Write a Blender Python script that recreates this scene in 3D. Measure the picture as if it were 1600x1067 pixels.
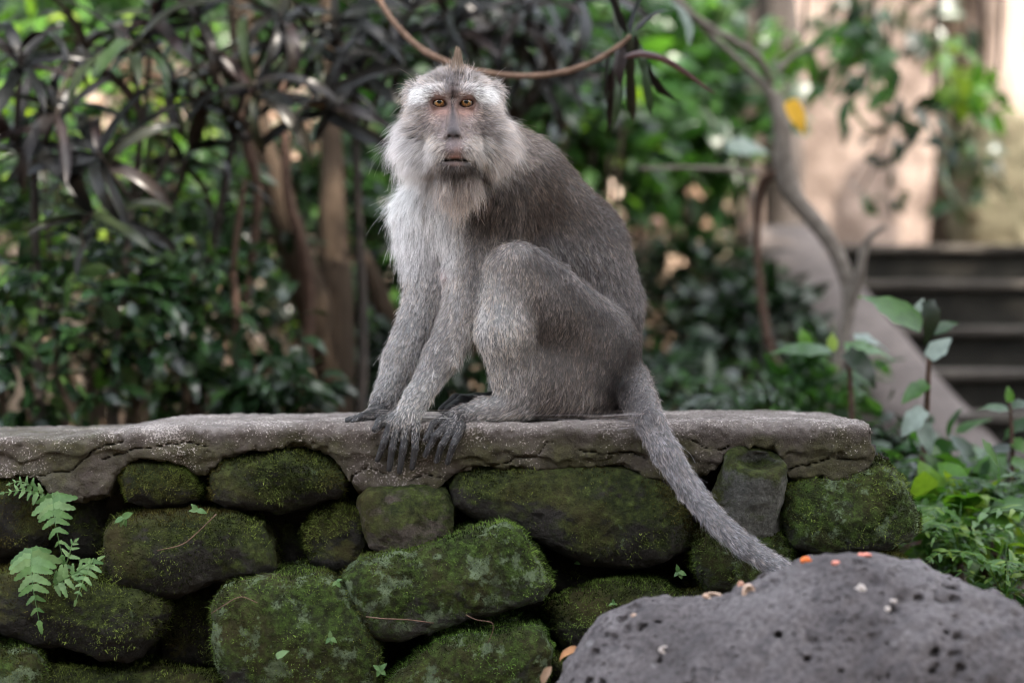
import bpy, math, random
import numpy as np
import openvdb
from mathutils import Vector, Matrix

# ------------------------------------------------------------------ scene
for o in list(bpy.data.objects):
    bpy.data.objects.remove(o)
SC = bpy.context.scene
COL = SC.collection
rng = np.random.default_rng(7)
random.seed(7)

# camera: 70 mm portrait lens, level, a little above the wall top
CAM_Y, CAM_Z, FPX = -2.8, 0.65, 1600 * 70 / 36
cam = bpy.data.cameras.new('camera')
cam.lens = 70
cam.sensor_width = 36
cam.clip_start = 0.05
cam.clip_end = 400
cam.dof.use_dof = True
cam.dof.focus_distance = 2.80
cam.dof.aperture_fstop = 2.1
camo = bpy.data.objects.new('camera', cam)
camo.location = (0, CAM_Y, CAM_Z)
camo.rotation_euler = (math.radians(90), 0, 0)
COL.objects.link(camo)
SC.camera = camo

# sky and sun: high sun from behind the photographer's right shoulder
SUN_EL, SUN_AZ = 52.0, 142.0          # degrees, azimuth clockwise from +Y
world = bpy.data.worlds.new('World')
SC.world = world
world.use_nodes = True
wn = world.node_tree.nodes
sky = wn.new('ShaderNodeTexSky')
sky.sky_type = 'NISHITA'
sky.sun_disc = False
sky.sun_elevation = math.radians(SUN_EL)
sky.sun_rotation = math.radians(SUN_AZ)
sky.dust_density = 3.0
sky.ozone_density = 1.0
bg = wn['Background']
bg.inputs['Strength'].default_value = 0.15
hs = wn.new('ShaderNodeHueSaturation')       # hazy tropical sky: paler than clear alpine air
hs.inputs['Saturation'].default_value = 0.35
world.node_tree.links.new(sky.outputs['Color'], hs.inputs['Color'])
world.node_tree.links.new(hs.outputs['Color'], bg.inputs['Color'])
sun = bpy.data.lights.new('sun', 'SUN')
sun.energy = 2.0
sun.angle = math.radians(0.5)
sun.color = (1.0, 0.90, 0.78)
suno = bpy.data.objects.new('sun', sun)
sd = Vector((math.sin(math.radians(SUN_AZ)) * math.cos(math.radians(SUN_EL)),
             math.cos(math.radians(SUN_AZ)) * math.cos(math.radians(SUN_EL)),
             math.sin(math.radians(SUN_EL))))
suno.rotation_euler = (-sd).to_track_quat('-Z', 'Y').to_euler()
suno.location = sd * 30
COL.objects.link(suno)

SC.view_settings.view_transform = 'Standard'
SC.view_settings.look = 'None'
SC.view_settings.exposure = 3.15
SC.view_settings.gamma = 1.0
SC.view_settings.use_curve_mapping = False
cy = SC.cycles
cy.max_bounces = 6
cy.diffuse_bounces = 3
cy.glossy_bounces = 2
cy.transmission_bounces = 3
cy.transparent_max_bounces = 6
cy.caustics_reflective = False
cy.caustics_refractive = False
cy.sample_clamp_indirect = 6.0
cy.filter_width = 1.0
cy.use_denoising = True
cy.denoiser = 'OPENIMAGEDENOISE'
cy.denoising_input_passes = 'RGB_ALBEDO_NORMAL'
SC.cycles_curves.shape = 'RIBBONS'
SC.cycles_curves.subdivisions = 2
SC.render.hair_type = 'STRIP'


# ------------------------------------------------------------------ helpers
def sc(Y):
    return (Y - CAM_Y) / FPX


def W(px, py, Y):
    """Point that stands at depth Y and is seen at photo pixel (px, py)."""
    s = sc(Y)
    return np.array(((px - 800) * s, Y, CAM_Z - (py - 533.5) * s))


TOPZ = W(0, 660, 0)[2]                   # top of the wall


NTAB = np.random.default_rng(5).uniform(-1, 1, 64 ** 3).astype(np.float32)


def vnoise(p, freq, seed=0):
    """Smooth value noise from a periodic random lattice."""
    q = np.asarray(p, np.float32) * np.float32(freq) + np.float32(97.31 + (seed * 7.137) % 53)
    i0 = np.floor(q)
    f = q - i0
    i0 = i0.astype(np.int32)
    f = f * f * (3 - 2 * f)
    sh = (seed * 9176 + 13) & 63
    x0 = (i0[..., 0] & 63) << 12; x1 = ((i0[..., 0] + 1) & 63) << 12
    y0 = ((i0[..., 1] + sh) & 63) << 6; y1 = ((i0[..., 1] + sh + 1) & 63) << 6
    z0 = i0[..., 2] & 63; z1 = (i0[..., 2] + 1) & 63
    fx, fy, fz = f[..., 0], f[..., 1], f[..., 2]
    T = NTAB
    def row(a):
        c0 = T[a + z0]
        return c0 + fz * (T[a + z1] - c0)
    a = row(x0 | y0); a = a + fy * (row(x0 | y1) - a)
    b = row(x1 | y0); b = b + fy * (row(x1 | y1) - b)
    return a + fx * (b - a)


def fbm(p, freq, octaves=4, seed=0, gain=0.5):
    out, amp = 0, 1.0
    for o in range(octaves):
        out = out + amp * vnoise(p, freq * 2 ** o, seed + o * 17)
        amp *= gain
    return out


def vfield(p, freq, seed):
    return np.stack([vnoise(p, freq, seed + k * 31) for k in range(3)], -1)


def norm(v):
    return v / np.maximum(np.linalg.norm(v, axis=-1, keepdims=True), 1e-9)


def new_obj(name, data, parent=None, mat=None):
    o = bpy.data.objects.new(name, data)
    COL.objects.link(o)
    if mat is not None and data is not None:
        if len(data.materials) == 0:
            data.materials.append(mat)
    if parent is not None:
        o.parent = parent
    return o


def tag(o, label=None, cat=None, group=None, kind=None):
    if label: o['label'] = label
    if cat: o['category'] = cat
    if group: o['group'] = group
    if kind: o['kind'] = kind
    return o


def empty(name, loc, label=None, cat=None, group=None):
    o = bpy.data.objects.new(name, None)
    o.location = [float(v) for v in loc]
    o.empty_display_size = 0.05
    COL.objects.link(o)
    return tag(o, label, cat, group)


def mesh(name, v, f, smooth=True):
    me = bpy.data.meshes.new(name)
    v = np.asarray(v, np.float32)
    if isinstance(f, np.ndarray):
        n, k = f.shape
        me.vertices.add(len(v)); me.vertices.foreach_set('co', v.ravel())
        me.loops.add(n * k); me.loops.foreach_set('vertex_index', f.astype(np.int32).ravel())
        me.polygons.add(n)
        me.polygons.foreach_set('loop_start', np.arange(0, n * k, k, dtype=np.int32))
        me.update(calc_edges=True)
    else:
        me.from_pydata([tuple(map(float, p)) for p in v], [], f)
    if smooth:
        me.polygons.foreach_set('use_smooth', np.ones(len(me.polygons), bool))
    me.update()
    return me


def vcol(me, name, rgb):
    a = me.attributes.new(name, 'FLOAT_COLOR', 'POINT')
    rgba = np.ones((len(rgb), 4), np.float32)
    rgba[:, :3] = rgb
    a.data.foreach_set('color', rgba.ravel())


def vfloat(me, name, val):
    a = me.attributes.new(name, 'FLOAT', 'POINT')
    a.data.foreach_set('value', np.asarray(val, np.float32))


def hair(name, pts, radius, col, mat, parent=None, tipr=0.35):
    """pts (n, k, 3), one colour per strand."""
    n, k = pts.shape[:2]
    hc = bpy.data.hair_curves.new(name)
    hc.add_curves([k] * n)
    hc.attributes['position'].data.foreach_set('vector', pts.astype(np.float32).ravel())
    r = np.broadcast_to(radius[:, None] * np.linspace(1, tipr, k)[None] ** 1.0, (n, k))
    a = hc.attributes.get('radius') or hc.attributes.new('radius', 'FLOAT', 'POINT')
    a.data.foreach_set('value', np.ascontiguousarray(r, np.float32).ravel())
    c = hc.attributes.new('strand_colour', 'FLOAT_COLOR', 'CURVE')
    rgba = np.ones((n, 4), np.float32); rgba[:, :3] = np.clip(col, 0, 1)
    c.data.foreach_set('color', rgba.ravel())
    o = bpy.data.objects.new(name, hc)
    hc.materials.append(mat)
    COL.objects.link(o)
    if parent is not None: o.parent = parent
    return o


def vdb_mesh(fn, lo, hi, h, block=18, band=3.0, slack=.006):
    """Surface of the distance field fn(points), sampled on a sparse grid: only blocks near the surface."""
    lo = np.asarray(lo, float); hi = np.asarray(hi, float)
    n = np.ceil((hi - lo) / h).astype(int) + 1
    nb = -(-n // block)
    g = openvdb.FloatGrid(band * h)
    ijk = np.stack(np.meshgrid(*[np.arange(k) for k in nb], indexing='ij'), -1).reshape(-1, 3) * block
    C = lo + (ijk + (block - 1) / 2) * h
    dc = np.concatenate([np.asarray(fn(c.reshape(-1, 1, 1, 3).astype(np.float32))).ravel() for c in np.array_split(C, max(1, len(C) // 40000))])
    reach = block * h * .87 + band * h + slack
    r = np.arange(block)
    for o, d0 in zip(ijk, dc):
        if d0 > reach: continue
        if d0 < -reach:
            g.fill(tuple(int(x) for x in o), tuple(int(x) + block - 1 for x in o), -band * h, False)
            continue
        P = np.stack(np.meshgrid(*[lo[k] + (o[k] + r) * h for k in range(3)], indexing='ij'), -1).astype(np.float32)
        g.copyFromArray(np.clip(fn(P), -band * h, band * h).astype(np.float32), ijk=tuple(int(x) for x in o), tolerance=0.0)
    p, q = g.convertToQuads(0.0)
    return lo + p.astype(np.float64) * h, q.astype(np.int64)


def vert_normals(v, q):
    a, b, c, d = (v[q[:, i]] for i in range(4))
    fn = np.cross(c - a, d - b)
    vn = np.zeros_like(v)
    for i in range(4):
        for ax in range(3):
            vn[:, ax] += np.bincount(q[:, i], fn[:, ax], len(v))
    return norm(vn), fn


def smin(a, b, k):
    h = np.maximum(k - np.abs(a - b), 0) / k
    return np.minimum(a, b) - h * h * k * 0.25


def smax(a, b, k):
    return -smin(-a, -b, k)


def tube(pts, radii, sides=8, caps=True, wob=0.0, seed=0):
    pts = np.asarray(pts, float); radii = np.asarray(radii, float)
    n = len(pts)
    t = norm(np.gradient(pts, axis=0))
    up = np.array((0.31, 0.87, 0.38)); V = []
    for i in range(n):
        u = norm(np.cross(t[i], up)); w = np.cross(t[i], u)
        for k in range(sides):
            a = 2 * math.pi * k / sides
            V.append(pts[i] + radii[i] * (math.cos(a) * u + math.sin(a) * w))
    V = np.array(V)
    if wob:
        ctr = np.repeat(pts, sides, 0)
        V = ctr + (V - ctr) * (1 + wob * vnoise(V, 9.0 / max(radii.max(), .01) * .06, seed)[:, None])
    F = []
    for i in range(n - 1):
        for k in range(sides):
            k2 = (k + 1) % sides
            F.append((i * sides + k, i * sides + k2, (i + 1) * sides + k2, (i + 1) * sides + k))
    if caps:
        F.append(tuple(range(sides))[::-1]); F.append(tuple((n - 1) * sides + k for k in range(sides)))
    return V, F


def spline(ctrl, n):
    """Catmull-Rom through control rows of any width."""
    c = np.asarray(ctrl, float)
    c = np.vstack([2 * c[0] - c[1], c, 2 * c[-1] - c[-2]])
    out = []
    for u in np.linspace(0, len(c) - 3 - 1e-6, n):
        i = int(u); t = u - i
        p0, p1, p2, p3 = c[i:i + 4]
        out.append(0.5 * (2 * p1 + (p2 - p0) * t + (2 * p0 - 5 * p1 + 4 * p2 - p3) * t * t + (3 * p1 - p0 - 3 * p2 + p3) * t ** 3))
    return np.array(out)


# ------------------------------------------------------------------ materials
class NT:
    def __init__(self, name):
        self.m = bpy.data.materials.new(name)
        self.m.use_nodes = True
        self.t = self.m.node_tree
        self.n = self.t.nodes
        self.n.clear()
        self.out = self.n.new('ShaderNodeOutputMaterial')

    def node(self, typ, **kw):
        nd = self.n.new(typ)
        ins = kw.pop('i', {})
        for k, v in kw.items(): setattr(nd, k, v)
        for k, v in ins.items():
            s = nd.inputs[k]
            if hasattr(v, 'is_output') or isinstance(v, bpy.types.NodeSocket): self.t.links.new(v, s)
            else: s.default_value = v
        return nd

    def noise(self, scale, detail=4, rough=.55, vec=None, dist=0.0):
        nd = self.node('ShaderNodeTexNoise', i={'Scale': scale, 'Detail': detail, 'Roughness': rough, 'Distortion': dist})
        if vec is not None: self.t.links.new(vec, nd.inputs['Vector'])
        return nd.outputs['Fac']

    def ramp(self, fac, stops, interp='LINEAR'):
        nd = self.node('ShaderNodeValToRGB', i={'Fac': fac})
        cr = nd.color_ramp
        cr.interpolation = interp
        while len(cr.elements) < len(stops): cr.elements.new(0.5)
        for e, (p, c) in zip(cr.elements, stops):
            e.position = p
            e.color = (*c, 1) if len(c) == 3 else c
        return nd.outputs['Color']

    def mix(self, fac, a, b, mode='MIX'):
        nd = self.node('ShaderNodeMix', data_type='RGBA', blend_type=mode)
        for s, v in ((nd.inputs[0], fac), (nd.inputs[6], a), (nd.inputs[7], b)):
            if isinstance(v, bpy.types.NodeSocket): self.t.links.new(v, s)
            else: s.default_value = (*v, 1) if isinstance(v, tuple) and len(v) == 3 else v
        return nd.outputs[2]

    def math(self, op, a, b=0.5, clamp=False):
        nd = self.node('ShaderNodeMath', operation=op, use_clamp=clamp)
        for s, v in ((nd.inputs[0], a), (nd.inputs[1], b)):
            if isinstance(v, bpy.types.NodeSocket): self.t.links.new(v, s)
            else: s.default_value = v
        return nd.outputs[0]

    def pos(self):
        return self.node('ShaderNodeNewGeometry').outputs['Position']

    def obj(self):
        return self.node('ShaderNodeTexCoord').outputs['Object']

    def attr(self, name, out='Color'):
        return self.node('ShaderNodeAttribute', attribute_name=name).outputs[out]

    def bump(self, h, strength=.5, dist=.01, normal=None):
        nd = self.node('ShaderNodeBump', i={'Height': h, 'Strength': strength, 'Distance': dist})
        if normal is not None: self.t.links.new(normal, nd.inputs['Normal'])
        return nd.outputs['Normal']

    def principled(self, col, rough=.8, spec=.3, normal=None, sss=None, coat=0.0):
        nd = self.node('ShaderNodeBsdfPrincipled', i={'Base Color': col if isinstance(col, bpy.types.NodeSocket) else (*col, 1), 'Roughness': rough, 'Specular IOR Level': spec})
        if normal is not None: self.t.links.new(normal, nd.inputs['Normal'])
        if coat: nd.inputs['Coat Weight'].default_value = coat
        return nd.outputs[0]

    def done(self, bsdf):
        self.t.links.new(bsdf, self.out.inputs['Surface'])
        return self.m


def mat_fur():
    t = NT('fur')
    c = t.attr('strand_colour')
    hi = t.node('ShaderNodeHairInfo')
    fac = t.ramp(hi.outputs['Intercept'], [(0, (.16, .15, .145)), (.45, (.72, .71, .70)), (1, (1.5, 1.49, 1.48))])  # agouti tips, plus self-shadow between strands painted into the dark roots
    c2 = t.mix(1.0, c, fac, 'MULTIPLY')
    d = t.node('ShaderNodeBsdfDiffuse', i={'Color': c2})
    tr = t.node('ShaderNodeBsdfTranslucent', i={'Color': c2})
    m = t.node('ShaderNodeMixShader', i={0: 0.10, 1: d.outputs[0], 2: tr.outputs[0]})
    g = t.node('ShaderNodeBsdfHair', i={'Color': (.40, .40, .42, 1), 'RoughnessU': .4, 'RoughnessV': 1.0})
    m2 = t.node('ShaderNodeMixShader', i={0: 0.035, 1: m.outputs[0], 2: g.outputs[0]})
    return t.done(m2.outputs[0])


def mat_skin():
    t = NT('monkey_skin')
    c = t.attr('skin_colour')
    n1 = t.noise(500, 3, .6, t.obj())
    c = t.mix(1.0, c, t.ramp(n1, [(.3, (.75, .75, .75)), (.7, (1.2, 1.2, 1.2))]), 'MULTIPLY')
    n2 = t.noise(900, 3, .6, t.obj())
    return t.done(t.principled(c, .55, .35, t.bump(n2, .35, .002)))


def mat_eye():
    t = NT('eye_glass')
    c = t.attr('eye_colour')
    b = t.principled(c, .12, .6, coat=1.0)
    return t.done(b)


def mat_moss_stone(name, seed, moss=.5, base=((.017, .015, .013), (.052, .046, .040)), bright=0.0, tint=(0, 0)):
    t = NT(name)
    ob = t.node('ShaderNodeObjectInfo')
    p = t.pos()
    off = t.node('ShaderNodeVectorMath', operation='ADD', i={0: p, 1: (seed * 3.1, seed * 1.7, seed)}).outputs[0]
    n = t.noise(14, 8, .62, off)
    stone = t.ramp(n, [(.3, base[0]), (.7, base[1])])
    fine = t.noise(180, 6, .7, off)
    stone = t.mix(1.0, stone, t.ramp(fine, [(.3, (.55, .55, .55)), (.72, (1.5, 1.5, 1.5))]), 'MULTIPLY')
    # moss cover: more where faces look up, broken by noise
    nz = t.node('ShaderNodeSeparateXYZ', i={0: t.node('ShaderNodeNewGeometry').outputs['Normal']}).outputs['Z']
    mn = t.noise(18, 7, .68, off, .4)
    cov = t.math('ADD', t.math('MULTIPLY', nz, .22), mn)
    cov = t.math('ADD', cov, moss - .43)
    mask = t.ramp(cov, [(.46, (0, 0, 0)), (.60, (1, 1, 1))])
    mcn = t.noise(75, 6, .75, off)
    mossc = t.ramp(mcn, [(.25, (.006, .007, .003)), (.45, (.022, .028, .008)), (.58, (.046, .060 + tint[0] * .5, .014)), (.75, (.11, .14 + tint[0] * .8, .034 + tint[1]))])
    warm = t.noise(9, 4, .6, off)
    mossc = t.mix(t.ramp(warm, [(.45, (0, 0, 0)), (.68, (.55, .55, .55))]), mossc, (.062, .045, .018))
    col = t.mix(mask, stone, mossc)
    # pale crusty lichen
    ln = t.noise(26, 6, .7, t.node('ShaderNodeVectorMath', operation='ADD', i={0: off, 1: (7.7, 2.1, 5.5)}).outputs[0])
    lm = t.ramp(t.math('ADD', ln, bright * .1), [(.66, (0, 0, 0)), (.72, (.8, .8, .8))])
    col = t.mix(lm, col, t.ramp(mcn, [(.3, (.07, .10, .055)), (.7, (.20, .25, .15))]))
    h = t.math('ADD', t.math('MULTIPLY', mcn, 1.2), t.math('MULTIPLY', fine, .6))
    nrm = t.bump(t.noise(420, 4, .7, off), .7, .003, t.bump(h, .9, .009))
    return t.done(t.principled(col, .92, .18, nrm))


def mat_coping():
    t = NT('cement_coping')
    p = t.pos()
    n = t.noise(9, 7, .65, p)
    col = t.ramp(n, [(.3, (.038, .030, .025)), (.55, (.085, .07, .06)), (.75, (.145, .125, .112))])
    z = t.node('ShaderNodeSeparateXYZ', i={0: p}).outputs['Z']
    x = t.node('ShaderNodeSeparateXYZ', i={0: p}).outputs['X']
    # weathered: pale bare crust along the upper edge, damp mossy skin below
    up = t.math('MULTIPLY', t.math('SUBTRACT', z, TOPZ - .034), 28.0, True)
    edge = t.math('ADD', up, t.math('MULTIPLY', t.math('SUBTRACT', t.noise(16, 6, .7, p), .5), 1.6))
    col = t.mix(t.ramp(edge, [(.35, (0, 0, 0)), (.75, (.9, .9, .9))]), col, t.ramp(t.noise(40, 6, .7, p), [(.3, (.085, .07, .064)), (.7, (.22, .195, .182))]))
    damp = t.math('SUBTRACT', t.noise(12, 6, .65, p), t.math('MULTIPLY', up, .22))
    col = t.mix(t.ramp(damp, [(.36, (0, 0, 0)), (.54, (.85, .85, .85))]), col, t.ramp(t.noise(90, 5, .7, p), [(.3, (.022, .020, .012)), (.7, (.075, .07, .032))]))
    # white lichen flecks
    fl = t.noise(330, 4, .65, p)
    fl2 = t.math('ADD', fl, t.math('MULTIPLY', t.math('SUBTRACT', t.noise(9, 5, .65, p), .5), .62))
    fl2 = t.math('ADD', fl2, t.math('MULTIPLY', up, .07))
    col = t.mix(t.ramp(fl2, [(.615, (0, 0, 0)), (.68, (.8, .8, .8))]), col, (.40, .355, .33))
    # top edge worn pale grey further along the wall
    w = t.math('MULTIPLY', t.math('SUBTRACT', -.25, x), 2.2, True)
    col = t.mix(t.math('MULTIPLY', w, t.math('MULTIPLY', edge, .5, True)), col, (.25, .235, .23))
    hgt = t.math('ADD', t.noise(60, 8, .7, p), t.math('MULTIPLY', t.noise(300, 4, .7, p), .5))
    return t.done(t.principled(col, .93, .15, t.bump(hgt, .8, .006)))


def mat_boulder():
    t = NT('lava_boulder')
    p = t.pos()
    n = t.noise(7, 6, .6, p)
    col = t.ramp(n, [(.3, (.062, .055, .056)), (.5, (.105, .093, .095)), (.72, (.17, .154, .157))])
    f = t.noise(150, 5, .75, p)
    col = t.mix(1.0, col, t.ramp(f, [(.3, (.42, .42, .42)), (.7, (1.55, 1.55, 1.55))]), 'MULTIPLY')
    blot = t.noise(34, 5, .65, p)
    col = t.mix(t.ramp(blot, [(.54, (0, 0, 0)), (.66, (.85, .85, .85))]), col, (.06, .054, .057))
    lc = t.noise(17, 4, .6, t.node('ShaderNodeVectorMath', operation='ADD', i={0: p, 1: (3, 8, 1)}).outputs[0])
    col = t.mix(t.ramp(lc, [(.64, (0, 0, 0)), (.74, (.5, .5, .5))]), col, (.36, .35, .355))
    v = t.node('ShaderNodeTexVoronoi', feature='F1', i={'Vector': p, 'Scale': 75.0, 'Randomness': 1.0}).outputs['Distance']
    pit = t.ramp(v, [(.12, (0, 0, 0)), (.32, (1, 1, 1))])
    sel = t.ramp(t.noise(28, 2, .5, p), [(.46, (1, 1, 1)), (.58, (0, 0, 0))])
    pit = t.mix(sel, pit, (1.0, 1.0, 1.0))
    h = t.math('ADD', t.math('MULTIPLY', pit, .9), t.math('MULTIPLY', f, .35))
    h = t.math('ADD', h, t.math('MULTIPLY', t.noise(60, 5, .7, p), .5))
    return t.done(t.principled(col, .88, .2, t.bump(h, 1.0, .010)))


def mat_leaf(name, stops, trans=.35, rough=.4, spec=.5, tcol=None, vein=.0):
    t = NT(name)
    isl = t.node('ShaderNodeNewGeometry').outputs['Random Per Island']
    r = t.math('FRACT', t.math('ADD', isl, t.node('ShaderNodeObjectInfo').outputs['Random']))
    c = t.ramp(r, stops)
    n = t.noise(60, 4, .6, t.pos())
    c = t.mix(1.0, c, t.ramp(n, [(.3, (.75, .75, .75)), (.7, (1.2, 1.2, 1.2))]), 'MULTIPLY')
    b = t.principled(c, rough, spec)
    if trans:
        tc = c if tcol is None else t.mix(1.0, c, tcol, 'MULTIPLY')
        tl = t.node('ShaderNodeBsdfTranslucent', i={'Color': tc})
        b = t.node('ShaderNodeMixShader', i={0: trans, 1: b, 2: tl.outputs[0]}).outputs[0]
    return t.done(b)


def mat_plain(name, a, b, scale=12, rough=.9, spec=.2, bump=.5, stretch=(1, 1, 1), bd=.01, coord='pos'):
    t = NT(name)
    p = t.pos() if coord == 'pos' else t.obj()
    mp = t.node('ShaderNodeMapping', i={'Vector': p, 'Scale': stretch}).outputs[0]
    n = t.noise(scale, 7, .65, mp)
    c = t.ramp(n, [(.3, a), (.7, b)])
    f = t.noise(scale * 9, 5, .7, mp)
    c = t.mix(1.0, c, t.ramp(f, [(.3, (.7, .7, .7)), (.7, (1.25, 1.25, 1.25))]), 'MULTIPLY')
    return t.done(t.principled(c, rough, spec, t.bump(t.math('ADD', n, t.math('MULTIPLY', f, .4)), bump, bd)))


# ================================================================== MONKEY
def build_monkey():
    PR = []                                   # primitives of the body

    def px3(p):
        return W(p[0], p[1], p[2])

    def cap(g, a, b, ra, rb, k=14, flow=None, L=12, lift=.35, col=(.2, .19, .19), dens=1.0, flat=None):
        A, B = px3(a), px3(b)
        if g in 'ALB': lift = lift * .62
        PR.append(dict(t='cap', g=g, A=A, B=B, ra=ra * sc(a[2]), rb=rb * sc(b[2]), k=k * sc(a[2]),
                       flow=norm((B - A) if flow is None else np.array(flow, float)), L=L * 9.2e-4 * (.68 if g in 'ALBRF' else .85), lift=lift, col=np.array(col), dens=dens))

    def ell(g, c, r, rot=0.0, k=14, flow=(0, 0, -1), L=12, lift=.35, col=(.2, .19, .19), dens=1.0, tilt=0.0):
        s = sc(c[2])
        M = (Matrix.Rotation(math.radians(rot), 3, 'Y') @ Matrix.Rotation(math.radians(tilt), 3, 'X'))
        PR.append(dict(t='ell', g=g, A=px3(c), R=np.array(M), r=np.array(r) * s, k=k * s, flow=norm(np.array(flow, float)),
                       L=L * 9.2e-4, lift=lift, col=np.array(col), dens=dens))

    BK = (.058, .047, .041); MB = (.082, .074, .072); LB = (.128, .123, .130)
    ARM = (.17, .16, .16); LEG = (.112, .099, .095); BIB = (.60, .59, .60); TL = (.205, .20, .212)
    # torso, curled from the shoulders to the rump
    cap('T', (800, 318, .17), (880, 402, .20), 106, 98, 40, (.45, .2, -.9), 11, .26, BK)
    cap('T', (880, 402, .20), (916, 482, .215), 98, 82, 30, (.3, .2, -.95), 12, .28, MB)
    cap('T', (916, 482, .215), (932, 562, .20), 82, 62, 30, (.1, .1, -1), 14, .32, LB)
    cap('T', (705, 320, .13), (760, 330, .16), 58, 80, 30, (-.25, -.4, -.9), 22, .4, (.35, .33, .32))
    cap('T', (722, 365, .14), (800, 490, .18), 56, 62, 25, (-.1, -.2, -1), 18, .4, (.42, .40, .40))
    cap('N', (716, 225, .11), (775, 290, .155), 66, 82, 40, (.35, .1, -.9), 20, .4, (.17, .15, .14))
    ell('T', (700, 432, .075), (7, 7, 9), 0, 5, L=2, dens=0.0, col=(.4, .3, .3))
    # head
    ell('H', (709, 176, .07), (68, 82, 65), 0, 20, (0, .5, .3), 22, .45, (.3, .28, .28))
    ell('H', (660, 226, .038), (34, 45, 44), 0, 25, (-1, .1, -.5), 30, .5, BIB)
    ell('H', (761, 224, .038), (34, 45, 44), 0, 25, (1, .1, -.5), 30, .5, BIB)
    cap('H', (672, 147, -.016), (706, 144, -.020), 11, 10, 8, (-.5, 0, .9), 10, .4, (.6, .58, .58))
    cap('H', (706, 144, -.020), (744, 146, -.016), 10, 11, 8, (.5, 0, .9), 10, .4, (.6, .58, .58))
    cap('H', (708, 200, .006), (710, 240, -.036), 42, 35, 16, (0, .3, -1), 10, .4, (.3, .28, .28))
    cap('H', (707, 158, -.018), (708, 206, -.056), 6, 10, 8, (0, 0, 1), 2, .4, (.2, .18, .18), 0)
    ell('H', (708, 210, -.060), (11.5, 8, 8), 0, 7, L=2, dens=0)
    ell('H', (711, 237, -.054), (27, 22, 14), 0, 8, (0, 0, -1), 3, .4, (.2, .18, .18), .15)
    ell('H', (712, 260, -.048), (27, 22, 10), 0, 7, (0, 0, -1), 5, .4, (.15, .13, .12), .4)
    cap('H', (713, 270, -.030), (716, 288, -.004), 26, 30, 14, (0, -.1, -1), 22, .5, (.24, .21, .20))
    for sx in (-1, 1):                         # eyelids, ears, nostril wings
        ex = 687 if sx < 0 else 729
        ell('H', (ex, 161, -.010), (16, 15, 13), 0, 6, L=2, dens=0)
        ell('H', (708 + sx * 9, 213, -.057), (6, 6, 5), 0, 4, L=2, dens=0)
        ell('H', (709 + sx * 63, 150, .078), (9, 13, 19), sx * 8, 10, (sx * .6, .2, .8), 18, .5, (.34, .32, .32))
    # near arm
    ell('A', (768, 338, .10), (58, 62, 66), 0, 40, (-.3, -.1, -1), 16, .3, BK)
    cap('A', (748, 348, .092), (729, 478, .062), 47, 33, 30, None, 14, .35, ARM)
    cap('A', (729, 478, .062), (692, 556, .036), 34, 27, 12, None, 14, .35, (.19, .182, .184))
    cap('A', (692, 556, .036), (652, 622, .014), 27, 19, 12, None, 12, .38, (.27, .265, .27))
    cap('A', (652, 622, .014), (634, 652, .004), 20, 19, 10, None, 11, .38, (.40, .395, .40))
    for (kx, ky) in ((612, 662), (622, 664), (634, 666), (648, 664)):
        cap('A', (640, 640, .008), (kx, ky, -.006), 13, 9, 8, None, 11, .38, (.5, .495, .5))
    FG = [((610, 662), (600, 692), (590, 718)), ((621, 665), (613, 700), (608, 733)), ((634, 667), (630, 701), (624, 737)), ((649, 666), (649, 700), (644, 731))]
    for kn, mid, tip in FG:
        cap('D', (*kn, -.007), (*mid, -.0125), 6.8, 5.8, 3, None, 5, .3, (.13, .125, .13), .35)
        cap('D', (*mid, -.0125), (*tip, -.0078), 5.8, 4.4, 2, None, 3, .3, (.09, .085, .085), .10)
    cap('D', (612, 652, .004), (594, 659, -.004), 8, 7.2, 5, None, 4, .3, (.13, .125, .13), .3)
    cap('D', (594, 659, -.004), (586, 671, -.011), 7.2, 5.6, 3, None, 3, .3, (.05, .05, .05), .0)
    # far arm
    cap('B', (668, 342, .175), (667, 462, .135), 50, 32, 35, None, 20, .4, (.44, .43, .43))
    cap('B', (667, 462, .135), (627, 560, .10), 32, 26, 12, None, 13, .35, (.33, .32, .325))
    cap('B', (627, 560, .10), (601, 622, .075), 26, 18, 12, None, 12, .35, (.33, .325, .33))
    cap('B', (601, 622, .075), (586, 645, .062), 18, 13, 10, None, 9, .35, (.34, .335, .34))
    for q, (tx, ty, yy) in enumerate(((546, 656, .066), (540, 657, .052), (543, 658, .036), (552, 659, .022))):
        cap('D', (588, 646, .06 - q * .006), (566, 651, yy), 8, 6.6, 6, None, 7, .3, (.26, .25, .255), .6)
        cap('D', (566, 651, yy), (tx, ty, yy - .004), 6.4, 4.6, 3, None, 3, .3, (.12, .12, .12), .2)
    cap('D', (598, 640, .05), (592, 652, .03), 8, 6, 5, None, 5, .3, (.15, .15, .15), .3)
    # near leg, folded
    cap('L', (925, 548, .130), (862, 486, .082), 76, 64, 9, (-.2, -.1, -1), 13, .3, LEG)
    cap('L', (862, 486, .082), (806, 418, .04), 64, 37, 5, (-.1, -.1, -1), 11, .3, (.125, .109, .103))
    cap('L', (797, 424, .036), (789, 520, .03), 36, 40, 20, None, 11, .3, (.25, .235, .23))
    cap('L', (789, 520, .030), (799, 618, .040), 40, 25, 22, None, 13, .3, (.26, .245, .24))
    cap('L', (858, 602, .072), (922, 612, .115), 55, 48, 45, (-.35, -.1, -1), 14, .3, (.10, .087, .082))
    cap('L', (806, 624, .045), (818, 640, .05), 22, 17, 10, (-.6, 0, -.4), 12, .35, (.26, .245, .245))
    cap('L', (812, 634, .045), (757, 641, .028), 20, 19, 12, None, 12, .36, (.26, .25, .255))
    cap('L', (757, 641, .028), (716, 652, .010), 18, 16, 10, None, 10, .36, (.25, .24, .245))
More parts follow.
